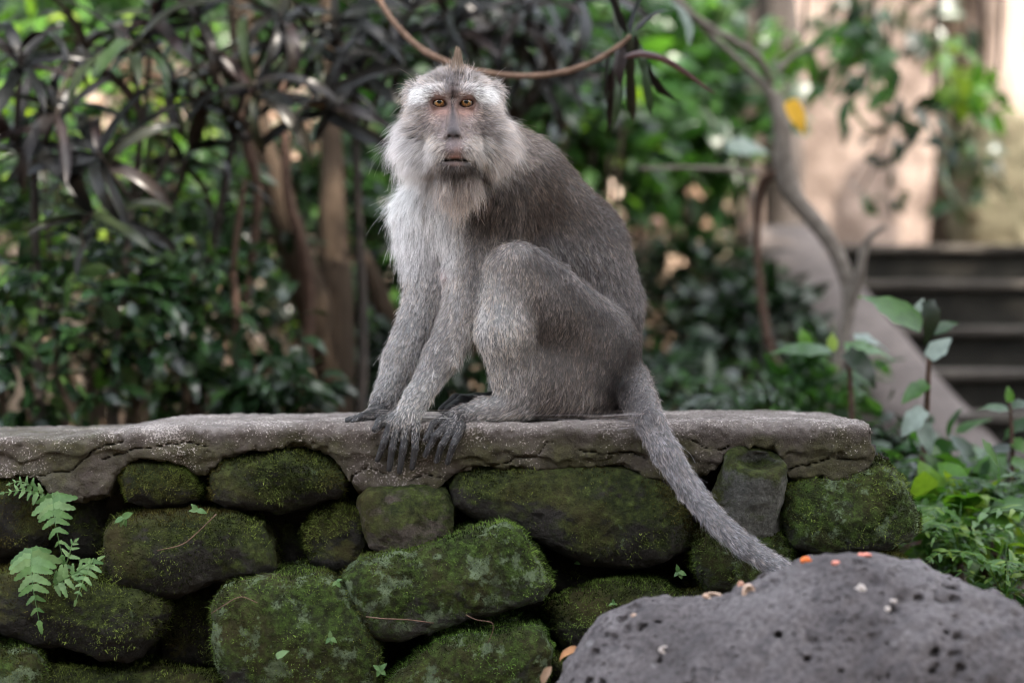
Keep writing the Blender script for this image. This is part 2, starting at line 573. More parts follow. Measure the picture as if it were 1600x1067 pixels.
    TO = [((706, 648, .008), (677, 662, -.004), (665, 686, -.012)), ((705, 658, .002), (680, 681, -.012), (664, 711, -.009)),
          ((710, 664, -.003), (691, 694, -.013), (682, 720, -.008)), ((721, 666, -.005), (709, 694, -.014), (699, 723, -.008))]
    for a, b, c in TO:
        cap('F', a, b, 8.0, 5.6, 3, None, 6, .25, (.16, .155, .16), .8)
        cap('F', b, c, 5.6, 4.4, 2, None, 4, .25, (.11, .105, .11), .4)
    cap('T', (885, 622, .14), (950, 620, .17), 42, 40, 20, (0, 0, -1), 10, .3, (.05, .045, .043))
    FO = [(806, 380, .048), (840, 397, .046), (878, 424, .052), (914, 457, .072), (948, 490, .105)]
    for a_, b_ in zip(FO[:-1], FO[1:]):
        cap('T', a_, b_, 5, 7, 9, (.6, 0, -.75), 11, .4, (.19, .184, .19))
    # far leg and foot
    cap('R', (925, 550, .27), (800, 440, .24), 60, 36, 20, None, 12, .3, LEG)
    cap('R', (800, 440, .24), (786, 612, .17), 34, 22, 14, None, 12, .3, (.40, .39, .385))
    cap('R', (790, 625, .165), (745, 630, .115), 17, 15, 10, None, 6, .3, (.06, .06, .06), .4)
    for a, b, c in (((745, 628, .115), (722, 625, .10), (700, 638, .085)), ((742, 634, .11), (714, 634, .085), (696, 645, .07)), ((748, 626, .12), (712, 623, .12), (690, 640, .105))):
        cap('F', a, b, 11, 8, 6, None, 4, .3, (.05, .05, .052), .15)
        cap('F', b, c, 8, 6, 4, None, 3, .3, (.05, .05, .052), .1)
    # tail
    TP = [(955, 585, .19, 44), (982, 600, .125, 32), (1000, 628, .055, 26), (1017, 662, -.018, 22.5), (1040, 706, -.036, 20.5), (1076, 763, -.052, 18.5), (1120, 816, -.078, 17),
          (1166, 855, -.100, 16.5), (1214, 886, -.112, 16), (1270, 915, -.118, 14)]
    for (a, b) in zip(TP[:-1], TP[1:]):
        cap('S', a[:3], b[:3], a[3], b[3], 16 if a[0] < 990 else 6, None, 10, .28, TL if a[0] > 1000 else (.2, .185, .185))

    def dist(pr, P):
        if pr['t'] == 'cap':
            ab = pr['B'] - pr['A']
            t = np.clip(((P - pr['A']) @ ab) / (ab @ ab), 0, 1)
            q = P - pr['A'] - t[..., None] * ab
            return np.sqrt((q * q).sum(-1)) - (pr['ra'] + t * (pr['rb'] - pr['ra']))
        q = (P - pr['A']) @ pr['R']
        k0 = np.sqrt(((q / pr['r']) ** 2).sum(-1))
        k1 = np.sqrt(((q / pr['r'] ** 2) ** 2).sum(-1))
        return k0 * (k0 - 1) / np.maximum(k1, 1e-6)

    for pr in PR:
        if pr['t'] == 'cap':
            pr['bc'] = (pr['A'] + pr['B']) / 2
            pr['br'] = np.linalg.norm(pr['A'] - pr['B']) / 2 + max(pr['ra'], pr['rb'])
        else:
            pr['bc'] = pr['A']; pr['br'] = pr['r'].max()
        pr['A'] = pr['A'].astype(np.float32)
        if 'B' in pr: pr['B'] = pr['B'].astype(np.float32)

    # hollows: lid openings, nostrils, mouth line, eye hollows beside the nose
    CUT = []
    for ex, r in ((687, 6), (729, -6)):
        CUT.append((W(ex, 161.6, -.022), np.array((12.8, 14, 6.1)) * sc(0), r, 1.0))
    for nx in (702.5, 714):
        CUT.append((W(nx, 213.5, -.068), np.array((3.6, 7, 2.4)) * sc(0), 20 if nx < 708 else -20, 1.5))
    for q in range(-4, 5):
        CUT.append((W(711 + q * 5.0, 249.5 + .16 * q * q, -.072 + .0013 * q * q), np.array((4.8, 12, 2.0)) * sc(0), 0, 1.4))
    for sx in (-1, 1):
        CUT.append((W(708 + sx * 9, 163, -.030), np.array((4, 7, 9)) * sc(0), 0, 5))

    def field(P):
        c = P.reshape(-1, 3).mean(0)
        R = np.linalg.norm(P.reshape(-1, 3)[0] - c)
        d = np.full(P.shape[:3], .2, np.float32)
        for pr in PR:
            if np.linalg.norm(pr['bc'] - c) > R + pr['br'] + pr['k'] + .012: continue
            d = smin(d, dist(pr, P), pr['k'])
        for cc, r, rot, k in CUT:
            if np.linalg.norm(cc - c) > R + r.max() + .01: continue
            M = np.array(Matrix.Rotation(math.radians(rot), 3, 'Y'), np.float32)
            q = (P - cc.astype(np.float32)) @ M
            k0 = np.sqrt(((q / r) ** 2).sum(-1)); k1 = np.sqrt(((q / r ** 2) ** 2).sum(-1))
            d = smax(d, -(k0 * (k0 - 1) / np.maximum(k1, 1e-6)), k * sc(0))
        return d

    lo = W(515, 925, -.2) ; hi = W(1300, 90, .35)
    lo = np.array((lo[0] - .0, -.20, W(0, 945, -.17)[2])); hi = np.array((W(1330, 0, -.17)[0], .36, W(0, 95, .1)[2]))
    h = .00145
    v, q = vdb_mesh(field, lo, hi, h)
    vn, fnv = vert_normals(v, q)
    v32 = v.astype(np.float32)
    # blended attributes of the coat
    D = np.stack([dist(p, v32) for p in PR], 1)
    w = np.exp(-np.clip(D - D.min(1, keepdims=True), 0, .2) / .010)
    w /= w.sum(1, keepdims=True)
    flow = w @ np.array([p['flow'] for p in PR])
    L = w @ np.array([p['L'] for p in PR]); lift = w @ np.array([p['lift'] for p in PR])
    col = w @ np.array([p['col'] for p in PR]); dens = w @ np.array([p['dens'] for p in PR])
    grp = np.array([p['g'] for p in PR])
    memo = {}

    def ing(g):
        if g not in memo: memo[g] = w[:, np.isin(grp, list(g))].sum(1)
        return memo[g]
    s0 = (v[:, 1] - CAM_Y) / FPX
    X = v[:, 0] / s0 + 800; Y = 533.5 - (v[:, 2] - CAM_Z) / s0        # where on the animal, in photo px
    # face and chest: hand-combed guide points (x, y, dx, dy(down), length px, colour, density)
    WH = (.53, .515, .52); GY = (.33, .31, .315)
    CP = [(708, 128, 0, -1, 12, (.13, .12, .125), 1), (690, 120, -.3, -1, 13, (.2, .185, .185), 1), (728, 120, .3, -1, 13, (.2, .185, .185), 1),
          (714, 112, .05, -1, 20, (.19, .155, .13), 1), (660, 125, -.7, -.6, 17, (.33, .31, .31), 1), (755, 125, .7, -.6, 17, (.33, .31, .31), 1),
          (672, 147, -.9, -.25, 11, (.8, .78, .78), 1), (656, 151, -1, .1, 12, (.7, .68, .68), 1), (668, 133, -.7, -.6, 12, (.26, .245, .245), 1), (748, 133, .7, -.6, 12, (.26, .245, .245), 1), (690, 148, -.5, -.6, 8, (.5, .48, .48), 1), (744, 147, .9, -.2, 11, (.8, .78, .78), 1), (760, 151, 1, .1, 12, (.7, .68, .68), 1), (728, 146, .5, -.6, 8, (.5, .48, .48), 1),
          (708, 143, 0, -1, 5, (.06, .05, .05), .6),
          (634, 150, -.8, .4, 15, (.36, .34, .345), 1), (782, 150, .8, .4, 15, (.36, .34, .345), 1), (640, 124, -.8, -.3, 11, (.3, .28, .28), 1), (778, 124, .8, -.3, 11, (.3, .28, .28), 1),
          (650, 175, -1, .35, 16, (.33, .315, .315), 1), (768, 172, 1, .35, 16, (.32, .305, .305), 1), (628, 190, -.9, .7, 22, WH, 1), (788, 190, .9, .7, 22, (.40, .385, .385), 1),
          (672, 195, -.9, .5, 9, (.19, .175, .175), .9), (746, 195, .9, .5, 9, (.17, .156, .156), .9), (658, 203, -.9, .6, 13, (.24, .225, .225), 1), (759, 203, .9, .6, 13, (.19, .175, .175), 1),
          (690, 200, -.7, .7, 5, (.2, .18, .175), .6), (726, 200, .7, .7, 5, (.18, .16, .155), .6),
          (682, 225, -.8, .7, 9, (.40, .38, .37), 1), (738, 225, .8, .7, 9, (.38, .36, .35), 1), (670, 228, -.8, .7, 14, (.52, .5, .49), 1), (750, 228, .8, .7, 14, (.48, .46, .45), 1), (672, 240, -.6, .9, 18, WH, 1), (752, 242, .55, .9, 20, (.42, .4, .39), 1),
          (640, 225, -1, .6, 26, WH, 1), (780, 225, 1, .6, 24, (.33, .315, .315), 1), (615, 225, -1, .55, 34, WH, 1), (800, 225, .9, .6, 28, (.38, .365, .365), 1),  # right cheek greyer than left: side light put into the hair colour
          (650, 260, -.5, 1, 30, WH, 1), (770, 258, .4, 1, 28, (.36, .345, .345), 1), (620, 265, -.7, .9, 36, WH, 1), (790, 262, .5, 1, 28, (.30, .285, .285), 1),
          (688, 258, -.3, 1, 7, (.12, .105, .1), .6), (736, 258, .3, 1, 7, (.04, .035, .033), .6), (746, 262, .3, 1, 10, (.05, .045, .042), .8), (712, 270, 0, 1, 9, (.03, .024, .022), .8), (692, 268, -.2, 1, 8, (.035, .028, .026), .8),  # right mouth corner: its shadow painted into the hair colour
          (700, 287, -.1, 1, 20, (.30, .275, .268), 1), (730, 287, .1, 1, 22, (.27, .245, .238), 1), (715, 302, 0, 1, 26, (.34, .315, .31), 1),
          (709, 235, .0, 1, 2.5, (.3, .25, .25), .25), (708, 185, 0, 1, 2, (.1, .09, .09), .05), (703, 226, -.3, 1, 2.5, (.2, .18, .18), .25), (717, 226, .3, 1, 2.5, (.2, .18, .18), .25), (693, 228, -.6, .8, 6, (.36, .34, .33), .9), (725, 228, .6, .8, 6, (.34, .32, .31), .9), (688, 240, -.6, .9, 9, (.42, .4, .39), 1), (733, 241, .6, .9, 9, (.38, .36, .35), 1), (694, 212, -.7, .7, 4, (.26, .24, .235), .7), (722, 212, .7, .7, 4, (.24, .22, .215), .7),
          (687, 172, -.7, .7, 2.5, (.4, .3, .27), .06), (729, 172, .7, .7, 2.5, (.4, .3, .27), .06), (676, 184, -.8, .6, 4, (.42, .36, .34), .4), (740, 184, .8, .6, 4, (.42, .36, .34), .4),
          (687, 154, -.5, -.6, 2.5, (.3, .25, .24), .08), (729, 154, .5, -.6, 2.5, (.3, .25, .24), .08)]
    cp = np.array([c[:5] for c in CP]); cc = np.array([c[5] for c in CP]); cd = np.array([c[6] for c in CP])
    hw = ing('H')
    hm = hw > .02
    d2 = (X[hm, None] - cp[:, 0]) ** 2 + (Y[hm, None] - cp[:, 1]) ** 2
    nw = 1 / (d2 + 12) ** 2
    nw /= nw.sum(1, keepdims=True)
    back = np.clip((v[hm, 1] - .05) / .05, 0, 1)
    fl = np.stack([nw @ cp[:, 2], .45 + .6 * back, -(nw @ cp[:, 3]) * (1 - back) - back * .5], 1)
    a = hw[hm][:, None]
    flow[hm] = flow[hm] * (1 - a) + norm(fl) * a
    a = a[:, 0]
    L[hm] = L[hm] * (1 - a) + (nw @ cp[:, 4]) * 9.0e-4 * a
    dens[hm] = dens[hm] * (1 - a) + (nw @ cd) * a
    hc = (nw @ cc)
    hc = hc * (1 - .5 * back[:, None]) + np.array((.36, .34, .335)) * .5 * back[:, None]
    col[hm] = col[hm] * (1 - a[:, None]) + hc * a[:, None]

    # coat patches elsewhere (x, y, radius, colour, strength, groups, length px or None)
    def patch(x, y, r, c, s=1.0, g=None, ln=None, ry=None, f=None):
        m = s * np.exp(-(((X - x) / r) ** 2 + ((Y - y) / (ry or r)) ** 2))
        if g: m = m * np.clip(ing(g) * 1.5, 0, 1)
        col[:] = col * (1 - m[:, None]) + np.array(c) * m[:, None]
        if ln is not None: L[:] = L * (1 - m) + ln * 9.2e-4 * m
        if f is not None: flow[:] = flow * (1 - m[:, None]) + norm(np.array(f, float)) * m[:, None]
    patch(800, 300, 22, (.03, .025, .022), .8, 'TN', None, 40)  # shadow line beside the cheek ruff, painted into the coat
    patch(640, 300, 40, (.66, .65, .66), 1, 'TNBH', 30, 50, (-.55, -.3, -.8))
    patch(650, 360, 42, (.60, .585, .59), .95, 'TB', 27, 45, (-.35, -.2, -.95))
    patch(690, 335, 26, (.62, .61, .61), .9, 'TNA', 20, 50, (-.1, -.2, -1))
    patch(705, 400, 20, (.56, .54, .535), .9, 'TA', 15, 60)
    patch(700, 470, 26, (.40, .385, .385), .6, 'A', None, 50)
    patch(655, 500, 18, (.42, .41, .415), .7, 'B', None, 60)
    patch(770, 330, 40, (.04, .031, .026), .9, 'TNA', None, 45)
    patch(830, 235, 34, (.25, .228, .22), .75, 'TN', 13, 30)  # light along the back's upper edge, painted by this and the next patch
    patch(905, 285, 26, (.17, .155, .148), .5, 'T', None, 45)
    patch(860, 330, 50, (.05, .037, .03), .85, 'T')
    patch(950, 420, 55, (.17, .163, .17), .8, 'T', 13, 60)
    patch(860, 390, 40, (.19, .182, .19), .8, 'T', 14, 25)
    patch(940, 480, 40, (.22, .215, .222), .85, 'T', 16, 26)
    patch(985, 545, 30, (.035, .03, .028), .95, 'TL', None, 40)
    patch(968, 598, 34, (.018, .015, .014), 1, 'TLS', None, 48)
    patch(1010, 640, 22, (.10, .092, .095), .7, 'S', None, 22)
    patch(756, 505, 24, (.48, .46, .45), .9, 'L', 9, 105)
    patch(795, 520, 16, (.44, .42, .41), .75, 'L', None, 38)
    patch(790, 395, 34, (.27, .25, .245), .6, 'L', 8)
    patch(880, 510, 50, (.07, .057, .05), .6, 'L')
    patch(850, 440, 25, (.21, .19, .185), .6, 'L')
    patch(915, 622, 24, (.2, .185, .18), .6, 'L', 15, 18)
    patch(775, 600, 22, (.42, .405, .40), .8, 'L', None, 25)
    patch(860, 610, 25, (.15, .135, .13), .6, 'L')
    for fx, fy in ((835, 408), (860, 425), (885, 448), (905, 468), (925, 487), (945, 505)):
        patch(fx, fy, 22, (.022, .018, .017), .62, 'L', None, 17)  # shade of the thigh crease painted as a dark line on the coat
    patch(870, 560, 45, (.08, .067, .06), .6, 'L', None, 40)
    patch(732, 540, 22, (.47, .45, .44), .5, 'A', 18, 40)

    flow = flow - vn * (flow * vn).sum(1, keepdims=True)
    flow = norm(flow)
    # bare skin colour
    skin = np.minimum(col, .3) * .5

    def sk(x, y, rx, ry, c, s=1.0, g='H'):
        m = s * np.exp(-(((X - x) / rx) ** 2 + ((Y - y) / ry) ** 2) ** 1.5) * np.clip(ing(g) * 1.4, 0, 1)
        skin[:] = skin * (1 - m[:, None]) + np.array(c) * m[:, None]
    sk(708, 190, 60, 60, (.16, .122, .115))
    sk(686, 172, 20, 15, (.19, .115, .098)); sk(731, 172, 20, 15, (.19, .115, .098))
    sk(686, 150, 18, 7, (.22, .145, .13)); sk(730, 150, 18, 7, (.22, .145, .13))
    sk(687, 160.5, 16, 10.5, (.14, .075, .06)); sk(729, 160.5, 16, 10.5, (.14, .075, .06))
    sk(687, 176, 14, 5, (.30, .18, .15), .8); sk(729, 176, 14, 5, (.30, .18, .15), .8)
    sk(698, 157, 3, 7, (.34, .27, .25), .8); sk(718, 157, 3, 7, (.26, .2, .19), .7)
    sk(707, 155, 3.2, 30, (.06, .03, .026), .95)
    sk(708, 207, 11, 17, (.036, .030, .033)); sk(708, 187, 6, 16, (.055, .043, .045)); sk(707, 160, 2.6, 22, (.015, .008, .007), 1)
    sk(711, 234, 26, 16, (.115, .082, .078)); sk(713, 237, 9, 9, (.18, .108, .096)); sk(706, 225, 9, 14, (.09, .068, .07), .7)
    sk(711, 248, 12, 5, (.34, .17, .13)); sk(711, 251, 30, 3.6, (.012, .008, .007))
    sk(712, 263, 28, 11, (.05, .037, .034)); sk(735, 258, 10, 10, (.05, .04, .037)); sk(711, 257, 12, 4, (.11, .07, .06))  # includes the painted shadow at the right mouth corner
    for nx in (702.5, 714): sk(nx, 213.5, 4, 3, (.025, .02, .02))
    sk(700, 434, 12, 12, (.48, .27, .26), 1, 'T')
    mD = np.clip(ing('DF') * 1.6, 0, 1)[:, None]
    skin = skin * (1 - mD) + np.array((.017, .016, .017)) * mD
    # knuckles of the near hand a touch paler
    skin *= (1 + .25 * fbm(v, 220, 3, 5))[:, None]

    root = empty('macaque', W(860, 655, .15), 'grey long-tailed macaque sitting on the mossy wall and facing the camera', 'monkey')
    root.location.z = TOPZ
    off = np.array(root.location)
    me = mesh('body', v - off, q)
    vcol(me, 'skin_colour', np.clip(skin, 0.01, 1))
    new_obj('body', me, root, mat_skin())

    # eyes
    EM = mat_eye()
    for ex in (687, 729):
        c = W(ex, 161, -.0095); r = 12.6 * sc(0)
        nu, nv_ = 40, 28; V = []; Cc = []; F = []
        ax = norm(np.array((.012 if ex < 700 else -.008, -1, 0.01)))
        u = norm(np.cross(ax, (0, 0, 1))); wv = np.cross(u, ax)
        for i in range(nv_):
            th = math.pi * (i / (nv_ - 1)) ** 1.35
            rr = r * (1.045 if th < .50 else 1.0)
            for k in range(nu):
                ph = 2 * math.pi * k / nu
                dl = ax * math.cos(th) + (u * math.cos(ph) + wv * math.sin(ph)) * math.sin(th)
                V.append(c + dl * rr - off)
                if th < .28: cc_ = (.003, .003, .003)
                elif th < .66:
                    f = (th - .28) / .38
                    st = .85 + .3 * math.sin(ph * 17 + 3 * math.sin(ph * 5))
                    cc_ = tuple(st * np.array((.24, .105, .02)) * (1.2 - .75 * f))
                elif th < .74: cc_ = (.012, .008, .006)
                else: cc_ = (.045, .028, .022)
                Cc.append(cc_)
        for i in range(nv_ - 1):
            for k in range(nu):
                k2 = (k + 1) % nu
                F.append((i * nu + k, (i + 1) * nu + k, (i + 1) * nu + k2, i * nu + k2))
        em = mesh('eye', V, np.array(F))
        vcol(em, 'eye_colour', np.array(Cc))
        new_obj('eye', em, root, EM)

    # ---------------------------------------------------------------- fur
    N = 230000
    area = np.linalg.norm(fnv, axis=1)
    # more strands where short fur meets the lens; fewer on the hidden back
    fd = dens[q].mean(1) * area
    ctr = v[q].mean(1)
    nface = norm(fnv)
    vis = np.clip(.55 - nface[:, 1], .18, 1.3)
    hb = 1 + 1.1 * ing('H')[q[:, 0]]
    pw = fd * vis * hb
    # keep openings of the eyes and the nose bare
    xf = X[q[:, 0]]; yf = Y[q[:, 0]]
    front = ctr[:, 1] < .03
    for ex in (687, 729):
        pw *= np.where(front & (((xf - ex) / 17) ** 2 + ((yf - 162) / 12) ** 2 < 1), 0.0, 1)
    pw *= np.where(front & (((xf - 708) / 10) ** 2 + ((yf - 205) / 18) ** 2 < 1) & (hb > 1.3), .02, 1)
    pw *= np.where(front & (((xf - 711) / 26) ** 2 + ((yf - 250) / 7) ** 2 < 1) & (hb > 1.3), .06, 1)
    idx = rng.choice(len(q), N, p=pw / pw.sum())
    b = rng.random((N, 2))
    va, vb, vc_, vd = (v[q[idx, i]] for i in range(4))
    rootp = (va * (1 - b[:, :1]) + vb * b[:, :1]) * (1 - b[:, 1:]) + (vd * (1 - b[:, :1]) + vc_ * b[:, :1]) * b[:, 1:]
    vi = q[idx, rng.integers(0, 4, N)]
    n = norm(vn[vi]); f = flow[vi]; Ls = L[vi]; lf = lift[vi]; c = col[vi]
    # tufts: strands lean together with a slow field, plus a little scatter of their own
    tuft = vfield(rootp, 95, 11) * .5 + vfield(rootp, 260, 23) * .55
    f = norm(f + .42 * tuft + rng.normal(0, .13, (N, 3)))
    f = norm(f - n * ((f * n).sum(1, keepdims=True)) * .9)
    Ls = Ls * np.exp(rng.normal(0, .22, N)) * (1 + .25 * vnoise(rootp, 120, 41))
    fly = rng.random(N) < .03
    Ls = np.where(fly, Ls * 1.45, Ls)
    lf = lf * np.exp(rng.normal(0, .25, N)) * np.where(fly, 1.6, 1)
    K = 5
    pts = np.zeros((N, K, 3))
    p = rootp - n * .0008
    pts[:, 0] = p
    for k in range(1, K):
        u = (k - 1) / (K - 2)
        dirn = norm(f * (.55 + .5 * u) + n * (lf * (1.5 - 1.15 * u))[:, None] + np.array((0, 0, -.12 * u)) + .06 * rng.normal(0, 1, (N, 3)))
        p = p + dirn * (Ls / (K - 1))[:, None]
        pts[:, k] = p
    # strands gather into tufts: tips lean to the middle of their clump
    cell = np.where(hb[idx] > 1.4, .0026, .0034)[:, None]
    key = np.floor((rootp + .0035 * vfield(rootp, 170, 91)) / cell).astype(np.int64)
    key = (key[:, 0] * 73856093) ^ (key[:, 1] * 19349663) ^ (key[:, 2] * 83492791)
    _, inv = np.unique(key, return_inverse=True)
    cnt = np.bincount(inv)
    nc = len(cnt)
    mroot = np.stack([np.bincount(inv, rootp[:, k]) / cnt for k in range(3)], 1)
    cjit = rng.normal(0, 1, (nc, 3)); clen = np.exp(rng.normal(0, .16, nc)); ctone = rng.normal(0, 1, nc)
    for k in range(1, K):
        u = k / (K - 1)
        rel = (pts[:, k] - rootp) * clen[inv][:, None] + cjit[inv] * (Ls * .13 * u)[:, None]
        pull = .45 * u ** 1.2
        pts[:, k] = rootp * (1 - pull) + mroot[inv] * pull + rel
    buried = (rootp[:, 2] < TOPZ + .001) & (rootp[:, 1] > .002)
    pts[buried] = (rootp[buried] + np.array((0, .01, 0)))[:, None]
    # strands that would run into the wall top are worn away
    low = (pts[:, :, 1] > .006) & (pts[:, :, 2] < TOPZ + .0006)
    buried |= low[:, :3].any(1)
    pts[buried] = (rootp[buried] + np.array((0, .01, 0)))[:, None]
    end = low[:, 3:].any(1) & ~buried
    pts[end, 3:] = pts[end, 2:3] + (pts[end, 3:] - pts[end, 2:3]) * np.array((.3, .3, 0)) + np.array((0, 0, .0004))
    grain = np.exp(.28 * rng.normal(0, 1, N) + .25 * ctone[inv] + .25 * vnoise(rootp, 160, 61) + .22 * vnoise(rootp, 60, 67))
    pale = c.mean(1) > .42
    grain = grain ** (1 - .62 * np.clip((c.mean(1) - .18) / .25, 0, 1))
    cs = np.minimum(c * 1.6, .93) * grain[:, None]
    # agouti: some strands carry a tan band
    tan = (rng.random(N) < .25) & ~pale
    cs[tan] *= np.array((1.22, 1.06, .90))
    fr = np.where(pale, .00013, .000125) * np.exp(rng.normal(0, .18, N))
    fr = np.where(hb[idx] > 1.4, fr * .85, fr)
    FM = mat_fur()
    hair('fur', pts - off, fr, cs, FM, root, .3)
    # crest on the crown
    M = 9000
    base = W(715, 114, .05)
    a = rng.normal(0, 1, (M, 2)) * np.array((16, 12)) * 9.3e-4
    r0 = base + np.stack([a[:, 0], a[:, 1], -np.abs(a[:, 0]) * .35 - .002], 1)
    hx = 40 * np.clip(1.3 - np.abs(a[:, 0]) / (21 * 9.3e-4), .05, 1) * rng.uniform(.7, 1.08, M) * np.exp(-(a[:, 1] / (22 * 9.3e-4)) ** 2) * 9.3e-4
    P5 = np.zeros((M, 5, 3))
    lean = rng.normal(0, .05, (M, 3))
    for k in range(5):
        u = k / 4
        P5[:, k] = r0 + np.stack([-a[:, 0] * .72 * u ** 2, -a[:, 1] * .5 * u + .004 * u, hx * u], 1) + lean * hx[:, None] * u * u
    cr = np.array((.19, .14, .105)) * np.exp(rng.normal(0, .35, M))[:, None]
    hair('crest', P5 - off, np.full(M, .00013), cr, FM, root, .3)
    return root


# ================================================================== WALL
def seg_d2(P, poly):
    """Signed distance in the plane to a closed polygon (negative inside)."""
    d = np.full(P.shape[:-1], 1e9, np.float32); ins = np.zeros(P.shape[:-1], bool)
    n = len(poly)
    for i in range(n):
        a, b = poly[i], poly[(i + 1) % n]
        e = b - a
        w_ = P - a
        t = np.clip((w_ @ e) / (e @ e), 0, 1)
        q = w_ - t[..., None] * e
        d = np.minimum(d, (q * q).sum(-1))
        c1 = (P[..., 1] >= a[1]) != (P[..., 1] >= b[1])
        with np.errstate(divide='ignore', invalid='ignore'):
            xx = a[0] + (P[..., 1] - a[1]) * (b[0] - a[0]) / (b[1] - a[1] if b[1] != a[1] else 1e-9)
        ins ^= c1 & (P[..., 0] < xx)
    return np.where(ins, -1, 1) * np.sqrt(d)


STONES = [   # outline px, front Y, depth, rounding px, moss, tint
    ([(176, 745), (190, 725), (220, 716), (262, 721), (292, 740), (306, 765), (300, 786), (270, 798), (225, 799), (190, 787)], -.005, .12, 30, .55, .02, 1),
    ([(321, 742), (338, 722), (380, 710), (440, 703), (500, 706), (532, 728), (546, 755), (525, 778), (480, 795), (420, 803), (350, 801), (325, 787)], -.008, .14, 30, .55, 0, 1),
    ([(150, 837), (165, 812), (210, 803), (300, 799), (360, 804), (402, 820), (421, 858), (424, 890), (400, 905), (330, 915), (285, 935), (220, 938), (172, 926), (154, 890)], -.030, .17, 26, .50, 0, 2),
    ([(-60, 905), (60, 893), (150, 918), (240, 940), (252, 965), (236, 1005), (190, 1040), (150, 1041), (100, 1024), (40, 1012), (-60, 990)], -.055, .18, 26, .42, 0, 3),
    ([(-60, 745), (30, 738), (62, 762), (72, 830), (40, 872), (-60, 880)], .008, .14, 26, .35, 0, 3),
    ([(468, 832), (490, 803), (530, 786), (566, 800), (580, 850), (565, 892), (520, 898), (480, 886)], .010, .12, 26, .36, 0, 3),
    ([(559, 782), (573, 764), (640, 760), (692, 767), (708, 800), (702, 840), (660, 866), (610, 874), (576, 859), (562, 825)], -.020, .14, 18, .50, -.01, 4),
    ([(696, 762), (714, 738), (800, 731), (900, 727), (985, 731), (1032, 748), (1072, 780), (1087, 820), (1082, 860), (1040, 886), (980, 894), (910, 886), (860, 862), (800, 833), (740, 817), (704, 796)], -.012, .2, 32, .55, -.005, 1),
    ([(533, 907), (560, 880), (640, 864), (720, 835), (790, 819), (816, 830), (842, 870), (870, 920), (850, 946), (780, 966), (700, 986), (620, 1010), (570, 1002), (545, 950)], -.075, .22, 24, .60, .03, 5),
    ([(323, 952), (345, 914), (400, 903), (500, 899), (541, 925), (572, 970), (592, 1020), (588, 1080), (560, 1110), (400, 1112), (340, 1070), (324, 1010)], -.080, .22, 34, .56, .025, 5),
    ([(596, 1080), (648, 1030), (720, 999), (800, 984), (847, 988), (864, 1020), (856, 1090), (840, 1130), (620, 1130)], -.10, .22, 30, .66, .05, 5),
    ([(862, 950), (900, 930), (960, 917), (1040, 920), (1064, 940), (1064, 1010), (960, 1030), (880, 1022), (858, 990)], -.025, .18, 26, .52, .02, 2),
    ([(1226, 772), (1248, 755), (1330, 750), (1374, 722), (1404, 728), (1426, 758), (1446, 808), (1449, 836), (1432, 850), (1400, 864), (1300, 880), (1240, 860), (1223, 812)], -.020, .22, 24, .60, .01, 5),
    ([(1080, 852), (1100, 834), (1180, 823), (1228, 834), (1248, 860), (1238, 920), (1180, 935), (1110, 925), (1084, 892)], -.015, .16, 28, .58, .02, 5),
    ([(1240, 880), (1330, 872), (1420, 872), (1440, 920), (1400, 990), (1250, 990), (1225, 930)], -.03, .2, 28, .5, 0, 2),
    ([(-60, 1008), (40, 1030), (62, 1067), (60, 1130), (-60, 1130)], -.09, .2, 26, .58, .03, 5),
    ([(60, 1045), (150, 1060), (240, 1050), (330, 1072), (330, 1150), (60, 1150)], -.04, .2, 26, .40, 0, 3),
    ([(1040, 935), (1120, 930), (1230, 940), (1240, 1060), (1060, 1070)], .0, .2, 26, .4, 0, 3),
    ([(860, 1035), (960, 1030), (1060, 1020), (1080, 1130), (880, 1140)], -.05, .2, 30, .5, 0, 3),
    ([(420, 815), (470, 800), (520, 815), (520, 905), (430, 905)], .085, .12, 20, .3, 0, 3),
    ([(235, 940), (330, 925), (345, 1045), (250, 1060)], .05, .15, 20, .34, 0, 3),
    ([(60, 770), (160, 770), (165, 880), (70, 890)], .06, .12, 20, .3, 0, 3),
    ([(850, 880), (1080, 890), (1085, 925), (900, 935)], .08, .12, 16, .3, 0, 3),
]


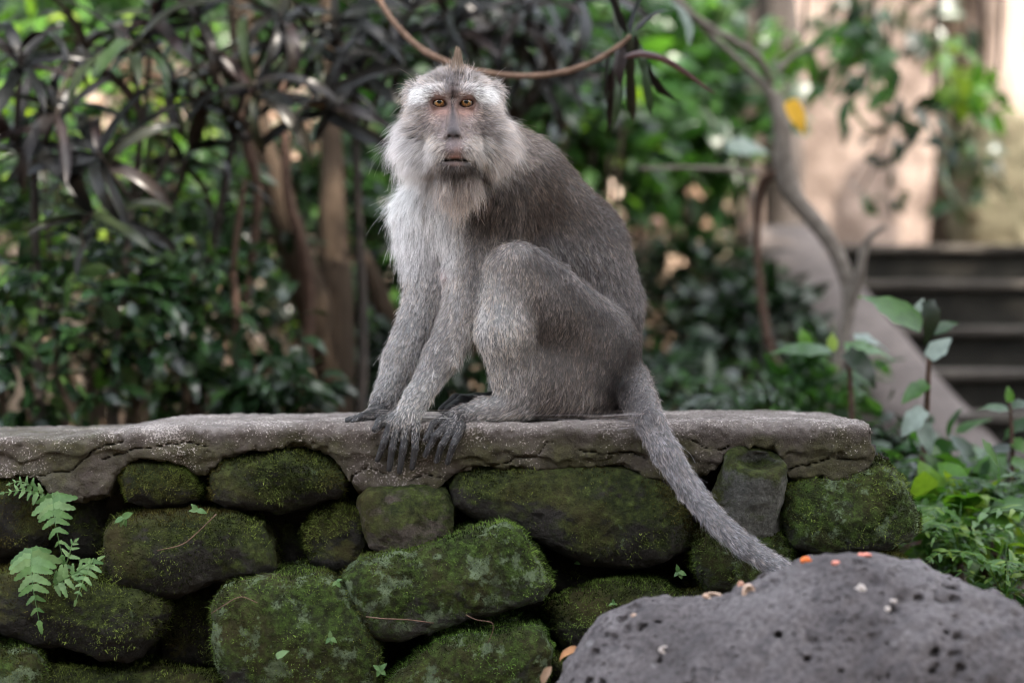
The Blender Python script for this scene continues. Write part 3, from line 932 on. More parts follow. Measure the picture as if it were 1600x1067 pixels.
def build_wall():
    root = empty('stone_wall', (W(650, 0, .2)[0], .2, 0.0), 'low wall of mossy rounded stones under a cracked cement coping', 'wall')
    off = np.array(root.location)
    mats = {1: mat_moss_stone('mossy_stone', 1, .52), 2: mat_moss_stone('mossy_stone_grey', 2, .50, ((.018, .016, .014), (.058, .052, .045))),
            3: mat_moss_stone('dark_wall_stone', 3, .44, ((.013, .012, .010), (.038, .034, .030))),  # darkest base colour, sparse moss
            4: mat_moss_stone('warm_stone', 4, .50, ((.06, .048, .04), (.17, .14, .12))),
            5: mat_moss_stone('green_stone', 5, .60, ((.03, .03, .027), (.08, .076, .068)), 1.3, (.035, .01))}
    allp, alln, allm = [], [], []
    for si, (poly, yf, dep, rnd, moss, tint, mk) in enumerate(STONES):
        pw = np.array([W(x, y, yf) for x, y in poly])[:, [0, 2]]
        cpx = pw.mean(0)
        r = rnd * sc(yf) * .9
        lo = np.array((pw[:, 0].min(), yf, pw[:, 1].min())) - .02
        hi = np.array((pw[:, 0].max(), yf + dep, pw[:, 1].max())) + .02

        def fn(P, pw=pw, r=r, yf=yf, dep=dep, si=si):
            d2 = seg_d2(P[..., [0, 2]].astype(np.float32), pw.astype(np.float32))
            ext = np.clip(-d2, 0, .09)
            # front swells towards its middle
            dome = yf + .022 - .030 * np.sqrt(ext / .09)
            dy = np.maximum(dome - P[..., 1], P[..., 1] - (yf + dep))
            a = d2 + r; b = dy + r
            d = np.minimum(np.maximum(a, b), 0) + np.sqrt(np.maximum(a, 0) ** 2 + np.maximum(b, 0) ** 2) - r
            d = d - .006 * vnoise(P, 22, si * 5 + 1) - .003 * fbm(P, 55, 3, si * 5 + 2) - .0017 * vnoise(P, 175, si)
            return d
        v, q = vdb_mesh(fn, lo, hi, .0027)
        me = mesh('stone', v - off, q)
        new_obj('stone', me, root, mats[mk])
        vn, fv = vert_normals(v, q)
        fc = v[q].mean(1); fN = norm(fv); ar = np.linalg.norm(fv, axis=1)
        wgt = ar * np.clip(.45 + moss - .5 + .35 * fN[:, 2] + .9 * fbm(fc, 18, 3, 77 + si), 0, 1) * (fN[:, 1] < .4) * (fN[:, 2] > -.5)
        nn = int(min(9000, wgt.sum() / 2 * 900000))
        if nn > 10 and mk != 4:
            ii = rng.choice(len(q), nn, p=wgt / wgt.sum())
            allp.append(fc[ii] + rng.normal(0, .0012, (nn, 3))); alln.append(fN[ii]); allm.append(np.full(nn, tint))
    # stub of a drum-shaped stone let into the wall under the coping
    top = W(1186, 716, -.012); bot = W(1166, 812, -.004)

    def drum(P):
        ax = norm(top - bot); ax = norm(ax + np.array((0, -.42, 0)))
        ctr = top
        q = P - ctr
        h_ = q @ ax
        rad = np.sqrt(np.maximum((q * q).sum(-1) - h_ ** 2, 0))
        R = .043 - .12 * np.minimum(h_, 0)
        a = rad - R + .012; b = np.maximum(h_, -h_ - .105) + .012
        d = np.minimum(np.maximum(a, b), 0) + np.sqrt(np.maximum(a, 0) ** 2 + np.maximum(b, 0) ** 2) - .012
        bowl = np.sqrt(((q / np.array((.026, .026, .012))) ** 2).sum(-1)) - 1
        d = smax(d, -bowl * .010, .006)
        return d - .004 * vnoise(P, 30, 91) - .002 * fbm(P, 80, 3, 92)
    v, q = vdb_mesh(drum, top - .14, top + np.array((.10, .14, .06)), .0028)
    new_obj('drum_stone', mesh('drum_stone', v - off, q), root, mat_moss_stone('drum_grey', 8, .44, ((.05, .05, .044), (.15, .145, .13))))['label'] = 'grey drum-shaped stone stub with a worn hollow top'

    # mortar core behind the stones
    def core(P):
        xr = W(1395, 0, .1)[0]
        d = np.maximum.reduce([P[..., 0] - xr, -P[..., 0] - 1.2, .10 - P[..., 1], P[..., 1] - .42, P[..., 2] - TOPZ + .05, -P[..., 2] - .03])
        return d - .012 * fbm(P, 14, 3, 5) - .004 * vnoise(P, 60, 9)
    v, q = vdb_mesh(core, (-1.25, .05, -.1), (.75, .48, TOPZ), .01)
    new_obj('mortar_core', mesh('mortar_core', v - off, q), root, mat_plain('mortar', (.014, .012, .010), (.035, .03, .026), 25))

    # cement coping with a ragged lower edge that runs down between the stones
    LOWE = [(-120, 742), (0, 745), (55, 748), (75, 768), (110, 786), (165, 778), (178, 742), (215, 715), (262, 719), (310, 740), (322, 738), (345, 718), (400, 704), (470, 698), (510, 706), (540, 745), (560, 768), (600, 764), (680, 768), (697, 744), (720, 735), (800, 731), (880, 733), (985, 728), (1010, 748), (1050, 757), (1085, 742), (1108, 742), (1125, 726), (1150, 706), (1180, 695), (1212, 702), (1232, 748), (1260, 752), (1330, 747), (1370, 726), (1420, 700)]
    TOPE = [(-120, 688), (0, 685), (60, 685), (130, 680), (180, 672), (215, 667), (300, 664), (420, 663), (540, 660), (700, 660), (900, 660), (1060, 658), (1150, 656), (1240, 657), (1300, 660), (1362, 660), (1420, 661)]
    lx = np.array([W(a, b, 0) for a, b in LOWE]); tx = np.array([W(a, b, 0) for a, b in TOPE])
    CR = [[(712, 742), (735, 728), (775, 727), (812, 716), (838, 712), (848, 698), (862, 690)], [(545, 748), (575, 730), (600, 742)], [(905, 700), (940, 712), (985, 706), (1010, 716)],
          [(160, 720), (200, 705), (290, 692), (330, 700)], [(1085, 690), (1110, 705), (1140, 700)], [(640, 752), (668, 740), (700, 752)], [(60, 745), (110, 735), (150, 700), (190, 690)], [(1230, 735), (1280, 722), (1340, 716)]]
    CRW = [np.array([W(a, b, 0) for a, b in c])[:, [0, 2]] for c in CR]

    def coping(P):
        x = P[..., 0]
        zl = np.interp(x, lx[:, 0], lx[:, 2]) + .007 * vnoise(P, 60, 3) + .004 * vnoise(P, 150, 4)
        zt = np.interp(x, tx[:, 0], tx[:, 2]) + .0012 * vnoise(P * np.array((1, .4, 0)), 26, 5)
        fbk = np.clip((P[..., 1] - .10) / .1, 0, 1)
        zl = zl * (1 - fbk) + (TOPZ - .085) * fbk
        # proud upper lip, thinner apron below it
        below = (TOPZ - P[..., 2]) - (.046 + .012 * vnoise(P, 24, 15) + .006 * vnoise(P, 70, 16))
        front = .002 + .006 * np.clip(below / .006, 0, 1) - .004 * np.clip(P[..., 2] - (TOPZ - .03), 0, .02) / .02
        xr = W(1364, 0, 0)[0] + .010 * vnoise(P, 40, 21) + .18 * np.clip(TOPZ - .03 - P[..., 2], 0, .06)
        d = smax(front - P[..., 1], P[..., 2] - zt, .016)
        d = smax(d, zl - P[..., 2], .008)
        d = smax(d, np.maximum(P[..., 1] - .42, -1.2 - x), .02)
        d = smax(d, x - xr, .012)
        d = d - .0020 * fbm(P, 45, 3, 33) - .0016 * fbm(P, 150, 2, 34)
        if P[..., 1].min() > .03: return d
        Q = P[..., [0, 2]]
        x0_, x1_ = Q[..., 0].min() - .03, Q[..., 0].max() + .03
        wob = .004 * np.stack([vnoise(P, 90, 51), vnoise(P, 90, 52)], -1)
        for c in CRW:
            if c[:, 0].max() < x0_ or c[:, 0].min() > x1_: continue
            m = 1e9
            for a, b in zip(c[:-1], c[1:]):
                e = b - a; w_ = Q + wob - a
                t = np.clip((w_ @ e) / (e @ e), 0, 1)
                m = np.minimum(m, np.sqrt(((w_ - t[..., None] * e) ** 2).sum(-1)))
            crk = np.maximum(m - .0011, P[..., 1] - .018)
            d = smax(d, -crk, .003)
        return d
    v, q = vdb_mesh(coping, (-1.22, -.015, TOPZ - .13), (W(1420, 0, 0)[0], .45, TOPZ + .02), .0026)
    new_obj('coping', mesh('coping', v - off, q), root, mat_coping())['label'] = 'cracked weathered cement coping'

    # moss pile on the stones
    Pm = np.concatenate(allp); Nm = np.concatenate(alln); T = np.concatenate(allm)
    n = len(Pm)
    d = norm(Nm + rng.normal(0, .55, (n, 3)) + np.array((0, -.1, .25)))
    Lm = .0034 * np.exp(rng.normal(0, .4, n))
    pts = np.stack([Pm - Nm * .001, Pm + d * (Lm * .55)[:, None], Pm + norm(d + np.array((0, -.2, -.25))) * Lm[:, None]], 1)
    g = np.clip(.33 + .55 * fbm(Pm, 28, 3, 8) + .42 * vnoise(Pm, 190, 12) + .28 * rng.normal(0, 1, n), 0, 1)[:, None] ** 1.5
    c = np.array((.011, .013, .005)) * (1 - g) + np.array((.20, .25, .06)) * g
    wv = np.clip(fbm(Pm, 9, 3, 71) * 1.4, 0, .75)[:, None]
    c = c * (1 - wv) + np.array((.085, .062, .022)) * wv * (.4 + g)
    c[:, 1] *= 1 + 4 * T; c[:, 0] *= 1 - 3 * np.maximum(T, 0)
    t = NT('moss')
    cc = t.attr('strand_colour')
    b = t.node('ShaderNodeBsdfDiffuse', i={'Color': cc})
    mo = hair('moss', pts - off, np.full(n, .00038) * np.exp(rng.normal(0, .25, n)), c, t.done(b.outputs[0]), root, .5)
    tag(mo, kind='stuff')
    return root


# ================================================================== BOULDER
def build_boulder():
    E = [((1340, 1125), -.37, (250, 215, 264), 0), ((1045, 1130), -.32, (190, 180, 196), 8), ((1480, 1165), -.40, (225, 220, 255), 0), ((1250, 1250), -.38, (420, 260, 300), 0)]
    prs = [(W(c[0], c[1], y), np.array(r) * sc(y)) for c, y, r, _ in E]
    base = np.array((W(1270, 0, -.38)[0], -.38, 0.0))
    r2 = np.random.default_rng(3)
    pits = []
    for _ in range(1100):
        c, r = prs[r2.integers(0, 3)]
        d = norm(r2.normal(0, 1, 3)); d[1] = -abs(d[1]) * .8; d[2] = abs(d[2])
        pits.append((c + norm(d) * r * r2.uniform(1.0, 1.035), r2.uniform(.0025, .0042) + .005 * r2.random() ** 3))
    pc = np.array([p[0] for p in pits]); prr = np.array([p[1] for p in pits])

    def fn(P):
        d = None
        for c, r in prs:
            q = P - c.astype(np.float32)
            k0 = np.sqrt(((q / r) ** 2).sum(-1)); k1 = np.sqrt(((q / r ** 2) ** 2).sum(-1))
            e = k0 * (k0 - 1) / np.maximum(k1, 1e-6)
            d = e if d is None else smin(d, e, .05)
        d = np.maximum(d, -P[..., 2] - .02)
        d = d - .009 * vnoise(P, 10, 3) - .004 * vnoise(P, 21, 8) - .0055 * fbm(P, 34, 4, 4) - .0012 * vnoise(P, 210, 6)
        c = P.reshape(-1, 3).mean(0); R = np.linalg.norm(P.reshape(-1, 3)[0] - c)
        for i in np.nonzero(np.linalg.norm(pc - c, axis=1) < R + .02)[0]:
            q = (P - pc[i]) * np.array((1, 1, 1.5))
            d = smax(d, -(np.sqrt((q * q).sum(-1)) - prr[i]), .0045)
        return d
    lo = np.array((W(780, 0, -.32)[0], -.72, -.03)); hi = np.array((W(1800, 0, -.4)[0], -.08, .5))
    v, q = vdb_mesh(fn, lo, hi, .0031)
    o = new_obj('boulder', mesh('boulder', v - base, q), None, mat_boulder())
    o.location = base
    tag(o, 'large pitted grey lava boulder in front of the mossy wall', 'boulder')
    return v, q


def on_surface(v, px, py):
    """Foremost vertex of a mesh seen at a photo pixel."""
    s = (v[:, 1] - CAM_Y) / FPX
    X = v[:, 0] / s + 800; Y = 533.5 - (v[:, 2] - CAM_Z) / s
    d = (X - px) ** 2 + (Y - py) ** 2
    m = np.nonzero(d < max(30, d.min() * 1.5))[0]
    return v[m[np.argmin(v[m, 1])]]

# ================================================================== PLANTS
def leaf_shape(kind, n=7, bend=.5, fold=.25, wid=.3, twist=0.0, seed=0):
    """Unit leaf along +X with its face up; a real sheet with a folded midrib and a drooping tip."""
    r = np.random.default_rng(seed)
    u = np.linspace(0, 1, n)
    if kind == 'strap':
        w = wid * np.minimum(1, (u * 5 + .25)) * np.clip((1 - u) * 3.2, 0, 1) ** .7
    elif kind == 'ovate':
        w = wid * np.sin(np.pi * np.clip(u, 0, 1) ** .75) ** .8 * (1 - .25 * u)
    elif kind == 'heart':
        w = wid * np.sin(np.pi * np.clip(u * .93 + .07, 0, 1) ** .55) ** .9
    else:
        w = wid * (1 - .75 * u ** 2.2) * np.minimum(1, u * 5 + .55) * (1 + .16 * np.cos(u * 9 * np.pi)) * np.where(u > .99, .3, 1)
    ang = bend * u ** 1.4
    x = np.cumsum(np.r_[0, np.cos(ang[1:]) / (n - 1)]); z = -np.cumsum(np.r_[0, np.sin(ang[1:]) / (n - 1)])
    V = []
    for i in range(n):
        wob = 1 + .12 * r.normal()
        tw = twist * u[i]
        for sgn in (-1, 0, 1):
            yy = sgn * w[i] * .5 * wob
            zz = abs(sgn) * fold * w[i] * .5 + .03 * wid * r.normal()
            V.append((x[i] + zz * math.sin(ang[i]), yy * math.cos(tw), z[i] + zz * math.cos(ang[i]) + yy * math.sin(tw)))
    F = [(3 * i + k, 3 * i + k + 3, 3 * i + k + 4, 3 * i + k + 1) for i in range(n - 1) for k in (0, 1)]
    return np.array(V), np.array(F)


def frames(d, up):
    d = norm(np.asarray(d, float)); up = np.asarray(up, float)
    y = norm(np.cross(up, d)); z = np.cross(d, y)
    return np.stack([d, y, z], -1)            # (n,3,3) columns = axes


def leaf_objs(parent, shapes, mat, P, R, S, name='leaf'):
    mes = []
    for v, f in shapes:
        m = mesh(name, v, f); m.materials.append(mat); mes.append(m)
    base = np.array(parent.matrix_world.translation if parent.parent is None else parent.parent.location)
    base = np.array(parent.location) if parent.parent is None else base
    out = []
    for i in range(len(P)):
        o = bpy.data.objects.new(name, mes[i % len(mes)])
        M = Matrix([list(R[i][k]) for k in range(3)]).to_4x4()
        o.matrix_basis = Matrix.Translation([float(x) for x in P[i] - base]) @ M @ Matrix.Diagonal((S[i], S[i], S[i], 1))
        COL.objects.link(o); o.parent = parent
        out.append(o)
    return out


def leaf_mass(parent, name, shapes, mat, P, R, S, kind='stuff'):
    Vs, Fs, off = [], [], 0
    base = np.array(parent.location)
    k = len(shapes)
    for j, (v, f) in enumerate(shapes):
        ii = np.arange(j, len(P), k)
        if len(ii) == 0: continue
        vv = np.einsum('nij,mj->nmi', R[ii], v) * S[ii][:, None, None] + (P[ii] - base)[:, None]
        Vs.append(vv.reshape(-1, 3))
        ff = f[None] + (np.arange(len(ii)) * len(v))[:, None, None] + off
        Fs.append(ff.reshape(-1, f.shape[1])); off += len(ii) * len(v)
    o = new_obj(name, mesh(name, np.concatenate(Vs), np.concatenate(Fs)), parent, mat)
    if kind: o['kind'] = kind
    return o


def stem(parent, ctrl, mat, name='stem', sides=8, n=None, wob=.15, seed=0):
    """ctrl rows: px, py, Y, radius px."""
    n = n or max(6, 5 * len(ctrl))
    c = np.array([[*W(a, b, y), r * sc(y)] for a, b, y, r in ctrl])
    s = spline(c, n)
    V, F = tube(s[:, :3], np.maximum(s[:, 3], .0006), sides, True, wob, seed)
    base = np.array(parent.location)
    return new_obj(name, mesh(name, V - base, F), parent, mat)


def ground_at(x, y):
    x = np.asarray(x, float); y = np.asarray(y, float)
    sm = lambda a, b, t: (lambda u: u * u * (3 - 2 * u))(np.clip((t - a) / (b - a), 0, 1))
    right = sm(.55, .85, x)
    z = sm(1.6, 6.5, y) * (1.15 * (1 - right)) + sm(3.3, 3.7, y) * .94 * right
    z = z + sm(8.2, 17, y) * 9.0
    z = z + sm(4.6, 11, -y) * 3.6  # unseen slope added behind the photographer to block low sky
    return z


# leaf materials
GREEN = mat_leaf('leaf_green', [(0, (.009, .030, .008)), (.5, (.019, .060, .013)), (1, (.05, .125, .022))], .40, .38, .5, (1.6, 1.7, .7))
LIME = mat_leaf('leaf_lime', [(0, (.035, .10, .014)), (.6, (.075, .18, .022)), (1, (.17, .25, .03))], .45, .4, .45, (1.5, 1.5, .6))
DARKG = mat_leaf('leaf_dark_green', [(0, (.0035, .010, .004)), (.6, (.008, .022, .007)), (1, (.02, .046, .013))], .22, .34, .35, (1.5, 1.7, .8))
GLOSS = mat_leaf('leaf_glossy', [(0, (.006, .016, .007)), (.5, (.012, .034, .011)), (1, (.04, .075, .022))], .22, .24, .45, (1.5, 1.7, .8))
STRAP = mat_leaf('leaf_purple_black', [(0, (.005, .0055, .005)), (.55, (.009, .009, .0085)), (.8, (.020, .012, .012)), (1, (.018, .034, .012))], .14, .33, .2, (1.4, .9, .7))
FERN = mat_leaf('leaf_fern', [(0, (.06, .135, .035)), (.5, (.095, .185, .055)), (1, (.15, .24, .09))], .3, .5, .35)
DRY = mat_leaf('leaf_dry', [(0, (.20, .12, .065)), (.5, (.34, .22, .14)), (1, (.48, .36, .27))], .25, .6, .25)
YELLOW = mat_leaf('leaf_yellow', [(0, (.55, .30, .012)), (1, (.62, .36, .02))], .4, .5, .3)
PALEG = mat_leaf('leaf_pale', [(0, (.12, .16, .13)), (1, (.22, .27, .23))], .25, .45, .4)
BARK = mat_plain('bark_brown', (.022, .015, .010), (.06, .043, .03), 16, .95, .12, .8, (1, 1, .18), .02)
BARKG = mat_plain('bark_grey', (.03, .025, .022), (.085, .072, .064), 16, .95, .15, .7, (1, 1, .25), .02)
STEMD = mat_plain('stem_dark', (.014, .011, .009), (.04, .03, .024), 40, .8, .3, .5, (1, 1, 1), .004)
TWIG = mat_plain('twig_tan', (.08, .05, .034), (.19, .12, .085), 60, .85, .2, .6, (1, 1, 1), .004)
TWIGR = mat_plain('twig_red', (.035, .02, .014), (.085, .05, .036), 40, .85, .2, .5, (1, 1, 1), .004)
TWIGG = mat_plain('twig_grey', (.075, .062, .052), (.17, .15, .13), 40, .9, .2, .5, (1, 1, 1), .004)
SOIL = None


def build_setting():
    t = NT('forest_floor')
    p = t.pos()
    n = t.noise(3, 8, .65, p)
    col = t.ramp(n, [(.3, (.035, .026, .018)), (.6, (.11, .08, .055)), (.8, (.23, .165, .12))])
    v = t.node('ShaderNodeTexVoronoi', feature='F1', i={'Vector': p, 'Scale': 22.0})
    lit = t.ramp(t.node('ShaderNodeSeparateXYZ', i={0: v.outputs['Color']}).outputs['X'], [(0, (.08, .05, .03)), (.5, (.25, .17, .115)), (1, (.42, .32, .25))])
    z = t.node('ShaderNodeSeparateXYZ', i={0: p}).outputs['Z']
    y = t.node('ShaderNodeSeparateXYZ', i={0: p}).outputs['Y']
    col = t.mix(t.ramp(t.noise(1.3, 4, .6, p), [(.35, (.2, .2, .2)), (.6, (.85, .85, .85))]), col, lit)
    hill = t.ramp(t.math('MULTIPLY', t.math('SUBTRACT', t.math('ABSOLUTE', t.math('ADD', y, -2.0)), 6.5), .5, True), [(0, (0, 0, 0)), (1, (1, 1, 1))])
    col = t.mix(hill, col, t.ramp(t.noise(2.2, 7, .7, p), [(.35, (.012, .022, .01)), (.65, (.05, .085, .028))]))
    SO = t.done(t.principled(col, .95, .1, t.bump(t.math('ADD', v.outputs['Distance'], t.noise(30, 5, .7, p)), .8, .03)))
    xs = np.concatenate([np.linspace(-60, -6, 28)[:-1], np.linspace(-6, 6, 121), np.linspace(6, 60, 28)[1:]])
    ys = np.concatenate([np.linspace(-60, -3, 24)[:-1], np.linspace(-3, 10, 131), np.linspace(10, 60, 40)[1:]])
    gx, gy = np.meshgrid(xs, ys, indexing='ij')
    gz = ground_at(gx, gy)
    P = np.stack([gx, gy, gz], -1)
    gz = gz + .03 * fbm(P * np.array((1, 1, 0)), 2.5, 3, 3) * np.clip(np.abs(gy - .2) * 2, .2, 1) + .25 * fbm(P * np.array((1, 1, 0)), .35, 3, 9) * np.clip((gy - 7) / 3, 0, 1)
    P[..., 2] = gz
    nx, ny = gx.shape
    I = np.arange(nx * ny).reshape(nx, ny)
    F = np.stack([I[:-1, :-1], I[1:, :-1], I[1:, 1:], I[:-1, 1:]], -1).reshape(-1, 4)
    tag(new_obj('ground', mesh('ground', P.reshape(-1, 3), F), None, SO), kind='structure')


def slab(lo, hi, rnd=.02, amp=.006, h=.02, seed=0, rot=None):
    c = (np.array(lo) + np.array(hi)) / 2; e = (np.array(hi) - np.array(lo)) / 2

    def fn(P):
        q = np.abs(P - c.astype(np.float32)) - e + rnd
        d = np.sqrt((np.maximum(q, 0) ** 2).sum(-1)) + np.minimum(q.max(-1), 0) - rnd
        return d - amp * fbm(P, 7, 3, seed) - amp * .4 * vnoise(P, 40, seed + 3)
    return vdb_mesh(fn, np.array(lo) - .04, np.array(hi) + .04, h)


def build_stairs():
    STEP = mat_plain('step_stone', (.008, .0075, .006), (.028, .025, .020), 9, .92, .2, .7)
    STR = mat_plain('stringer_stone', (.055, .045, .041), (.125, .105, .098), 6, .9, .2, .5)
    TREAD = mat_plain('tread_stone', (.022, .019, .016), (.075, .065, .055), 7, .9, .2, .6)
    a = W(1630, 850, 1.75); b = W(1218, 352, 3.55)
    root = empty('stone_stairs', (1.4, 2.6, 0), 'dark stone steps climbing to the pale temple wall, with a smooth grey sloping parapet', 'stairs')
    off = np.array(root.location)
    for k, (py, Y) in enumerate(((715, 2.0), (648, 2.3), (580, 2.6), (512, 2.9), (440, 3.22), (384, 3.55))):
        z = W(0, py, Y)[2]
        x0 = a[0] + (b[0] - a[0]) * (Y - a[1]) / (b[1] - a[1]) + .02
        v, q = slab((x0, Y, z - .17), (x0 + 2.4, Y + .38, z), .015, .004, .024, k)
        new_obj('step', mesh('step', v - off, q), root, STEP)
        v, q = slab((x0 + .01, Y - .025, z - .028), (x0 + 2.39, Y + .36, z + .004), .008, .003, .022, k + 20)
        new_obj('tread', mesh('tread', v - off, q), root, TREAD)
    # sloping parapet, smooth cement over stone, as a solid beam down to the ground
    wd = .225
    ux = np.array(a) ; V = []
    N = 26
    dirv = b - a
    prof = [(-wd, -.9), (-wd, -.03), (-wd + .025, 0), (-.03, .004), (0, -.02), (0, -.9)]
    for i in range(N):
        c = a + dirv * (i / (N - 1))
        for (ox, oz) in prof:
            p = c + np.array((ox + wd * .5, 0, oz))
            V.append(p)
    V = np.array(V); V += .006 * vfield(V, 8, 3)
    m = len(prof)
    F = [(i * m + k, i * m + (k + 1) % m, (i + 1) * m + (k + 1) % m, (i + 1) * m + k) for i in range(N - 1) for k in range(m)]
    F += [tuple(range(m))[::-1], tuple((N - 1) * m + k for k in range(m))]
    o = new_obj('parapet', mesh('parapet', V - off, F), root, STR)
    o['label'] = 'smooth grey sloping parapet'
    # landing that the steps reach
    v, q = slab((.72, 3.6, .5), (5.2, 6.7, W(0, 384, 3.55)[2] - .012), .02, .004, .06, 3)
    new_obj('landing', mesh('landing', v - off, q), root, mat_plain('landing_stone', (.10, .075, .055), (.18, .14, .11), 5, .9, .2, .4))


def build_temple():
    PL = mat_plain('pale_stone', (.085, .062, .05), (.29, .225, .19), 4.2, .9, .2, .7, (1, 1, .8), .05)
    DK = mat_plain('dark_stone', (.04, .034, .028), (.11, .09, .07), 4, .92, .2, .6)
    MS = mat_plain('mossy_pillar', (.035, .035, .02), (.12, .105, .07), 5, .95, .15, .7)
    Y = 6.3
    x0 = W(1178, 0, Y)[0]
    root = empty('temple_wall', ((x0 + 4.8) / 2, Y, .93), 'sunlit pale beige stone wall at the head of the stairs', 'wall')
    off = np.array(root.location)
    v, q = slab((x0, Y, .6), (4.8, Y + .5, 3.4), .03, .022, .035, 2)
    new_obj('rendered_face', mesh('rendered_face', v - off, q), root, PL)
    v, q = slab((x0 - .03, Y - .10, .6), (4.85, Y + .05, 1.02), .02, .012, .03, 4)
    new_obj('footing', mesh('footing', v - off, q), root, DK)
    # weathered block at the stair head, with a pale trunk rising behind it
    Yp = 5.2
    c = W(1572, 0, Yp)[0]; wd = .2
    rp = empty('mossy_block', (c, Yp, .93), 'squat mossy stone block at the head of the stairs', 'block')
    v, q = slab((c - wd, Yp - wd, .90), (c + wd, Yp + wd, W(0, 190, Yp)[2]), .06, .03, .02, 7)
    new_obj('stone', mesh('stone', v - np.array(rp.location), q), rp, MS)
    PB = mat_plain('bark_pale', (.17, .125, .10), (.33, .26, .22), 7, .9, .2, .7, (1, 1, .16), .03)
    for lab, ctrl in (('broad pale sunlit trunk behind the mossy block', [(1556, 420, 5.7, 46), (1558, 250, 5.7, 42), (1562, 120, 5.7, 44), (1566, -80, 5.7, 46)]),):
        o = empty('pale_tree', tuple(W(*ctrl[0][:3])), lab, 'tree')
        stem(o, ctrl, PB, 'trunk', 18, 40, .22, len(lab))
    # low dark ledge beside the stairs
    lo = W(930, 378, 4.6); hi = W(1046, 322, 4.6)
    rl = empty('stone_ledge', ((lo[0] + hi[0]) / 2, 4.75, lo[2] - .1), 'low dark weathered stone ledge among the shrubs', 'ledge')
    v, q = slab((lo[0] - .4, 4.6, hi[2] - .075), (hi[0], 5.0, hi[2]), .015, .006, .02, 5)
    new_obj('top_slab', mesh('top_slab', v - np.array(rl.location), q), rl, DK)
    v, q = slab((lo[0] - .36, 4.65, lo[2] - .6), (hi[0] - .04, 4.95, hi[2] - .07), .015, .006, .03, 6)
    new_obj('foot_block', mesh('foot_block', v - np.array(rl.location), q), rl, DK)


STRAPS = [leaf_shape('strap', 8, b, .35, w, tw, i) for i, (b, w, tw) in enumerate(((.5, .13, .3), (1.0, .12, -.4), (1.5, .13, .5), (1.9, .11, -.2), (.9, .14, .8), (2.2, .12, .1)))]
OVATES = [leaf_shape('ovate', 6, b, .22, w, tw, 20 + i) for i, (b, w, tw) in enumerate(((.4, .42, .2), (.8, .38, -.3), (1.1, .46, .3), (.2, .40, -.2), (.6, .5, 0)))]
HEARTS = [leaf_shape('heart', 9, b, .18, w, tw, 40 + i) for i, (b, w, tw) in enumerate(((.35, .58, .1), (.7, .62, -.2), (.9, .55, .25)))]


def rosette(P0, axis, n, size, droop, r):
    """Leaf bases, frames and sizes of a whorl of strap leaves."""
    axis = norm(np.array(axis, float))
    t1 = norm(np.cross(axis, (.3, .9, .2))); t2 = np.cross(axis, t1)
    P, D, U, S = [], [], [], []
    for i in range(n):
        a = i * 2.399 + r.uniform(-.3, .3)
        el = r.uniform(-.1, 1.1)
        side = t1 * math.cos(a) + t2 * math.sin(a)
        d = side * math.cos(el) + axis * math.sin(el) * droop
        P.append(P0 - axis * size * .25 * r.uniform(0, 1)); D.append(d); U.append(axis + .25 * r.normal(0, 1, 3)); S.append(size * r.uniform(.7, 1.15))
    return np.array(P), frames(np.array(D), np.array(U)), np.array(S)


def strap_shrub(label, base, whorls, Yb, group=None, mat=None, seed=0, size=.21, nl=11, barkm=None):
    r = np.random.default_rng(seed)
    root = empty('strap_leaf_shrub', (*W(base[0], 800, Yb)[:2], float(ground_at(W(base[0], 800, Yb)[0], Yb))), label, 'shrub', group)
    P, R, S = [], [], []
    fork = (base[0] * .4 + np.mean([w[0] for w in whorls]) * .6, np.mean([w[1] for w in whorls]) + 150, Yb)
    stem(root, [(base[0], 900, Yb, 10), (base[0] + r.uniform(-25, 25), (900 + fork[1]) / 2, Yb, 8), (*fork, 6.5)], barkm or STEMD, 'trunk', 8, 14)
    for w in whorls:
        x, y, Y = w[:3]
        p = W(x, y, Y)
        q = W(*fork)
        ax = norm(norm(p - q) + np.array((r.normal() * .3, -.2, .55)))
        if len(w) > 3: ax = norm(np.array(w[3], float))
        mid = ((x + fork[0]) / 2 + r.uniform(-25, 25), (y + fork[1]) / 2 + r.uniform(0, 40), (Y + Yb) / 2)
        stem(root, [(*fork, 5.5), (*mid, 4.2), (x, y, Y, 3.2)], barkm or STEMD, 'branch', 7, 14)
        a, b, c = rosette(p, ax, nl, size, 1.0, r)
        P.append(a); R.append(b); S.append(c)
    leaf_objs(root, STRAPS, mat or STRAP, np.concatenate(P), np.concatenate(R), np.concatenate(S))
    return root


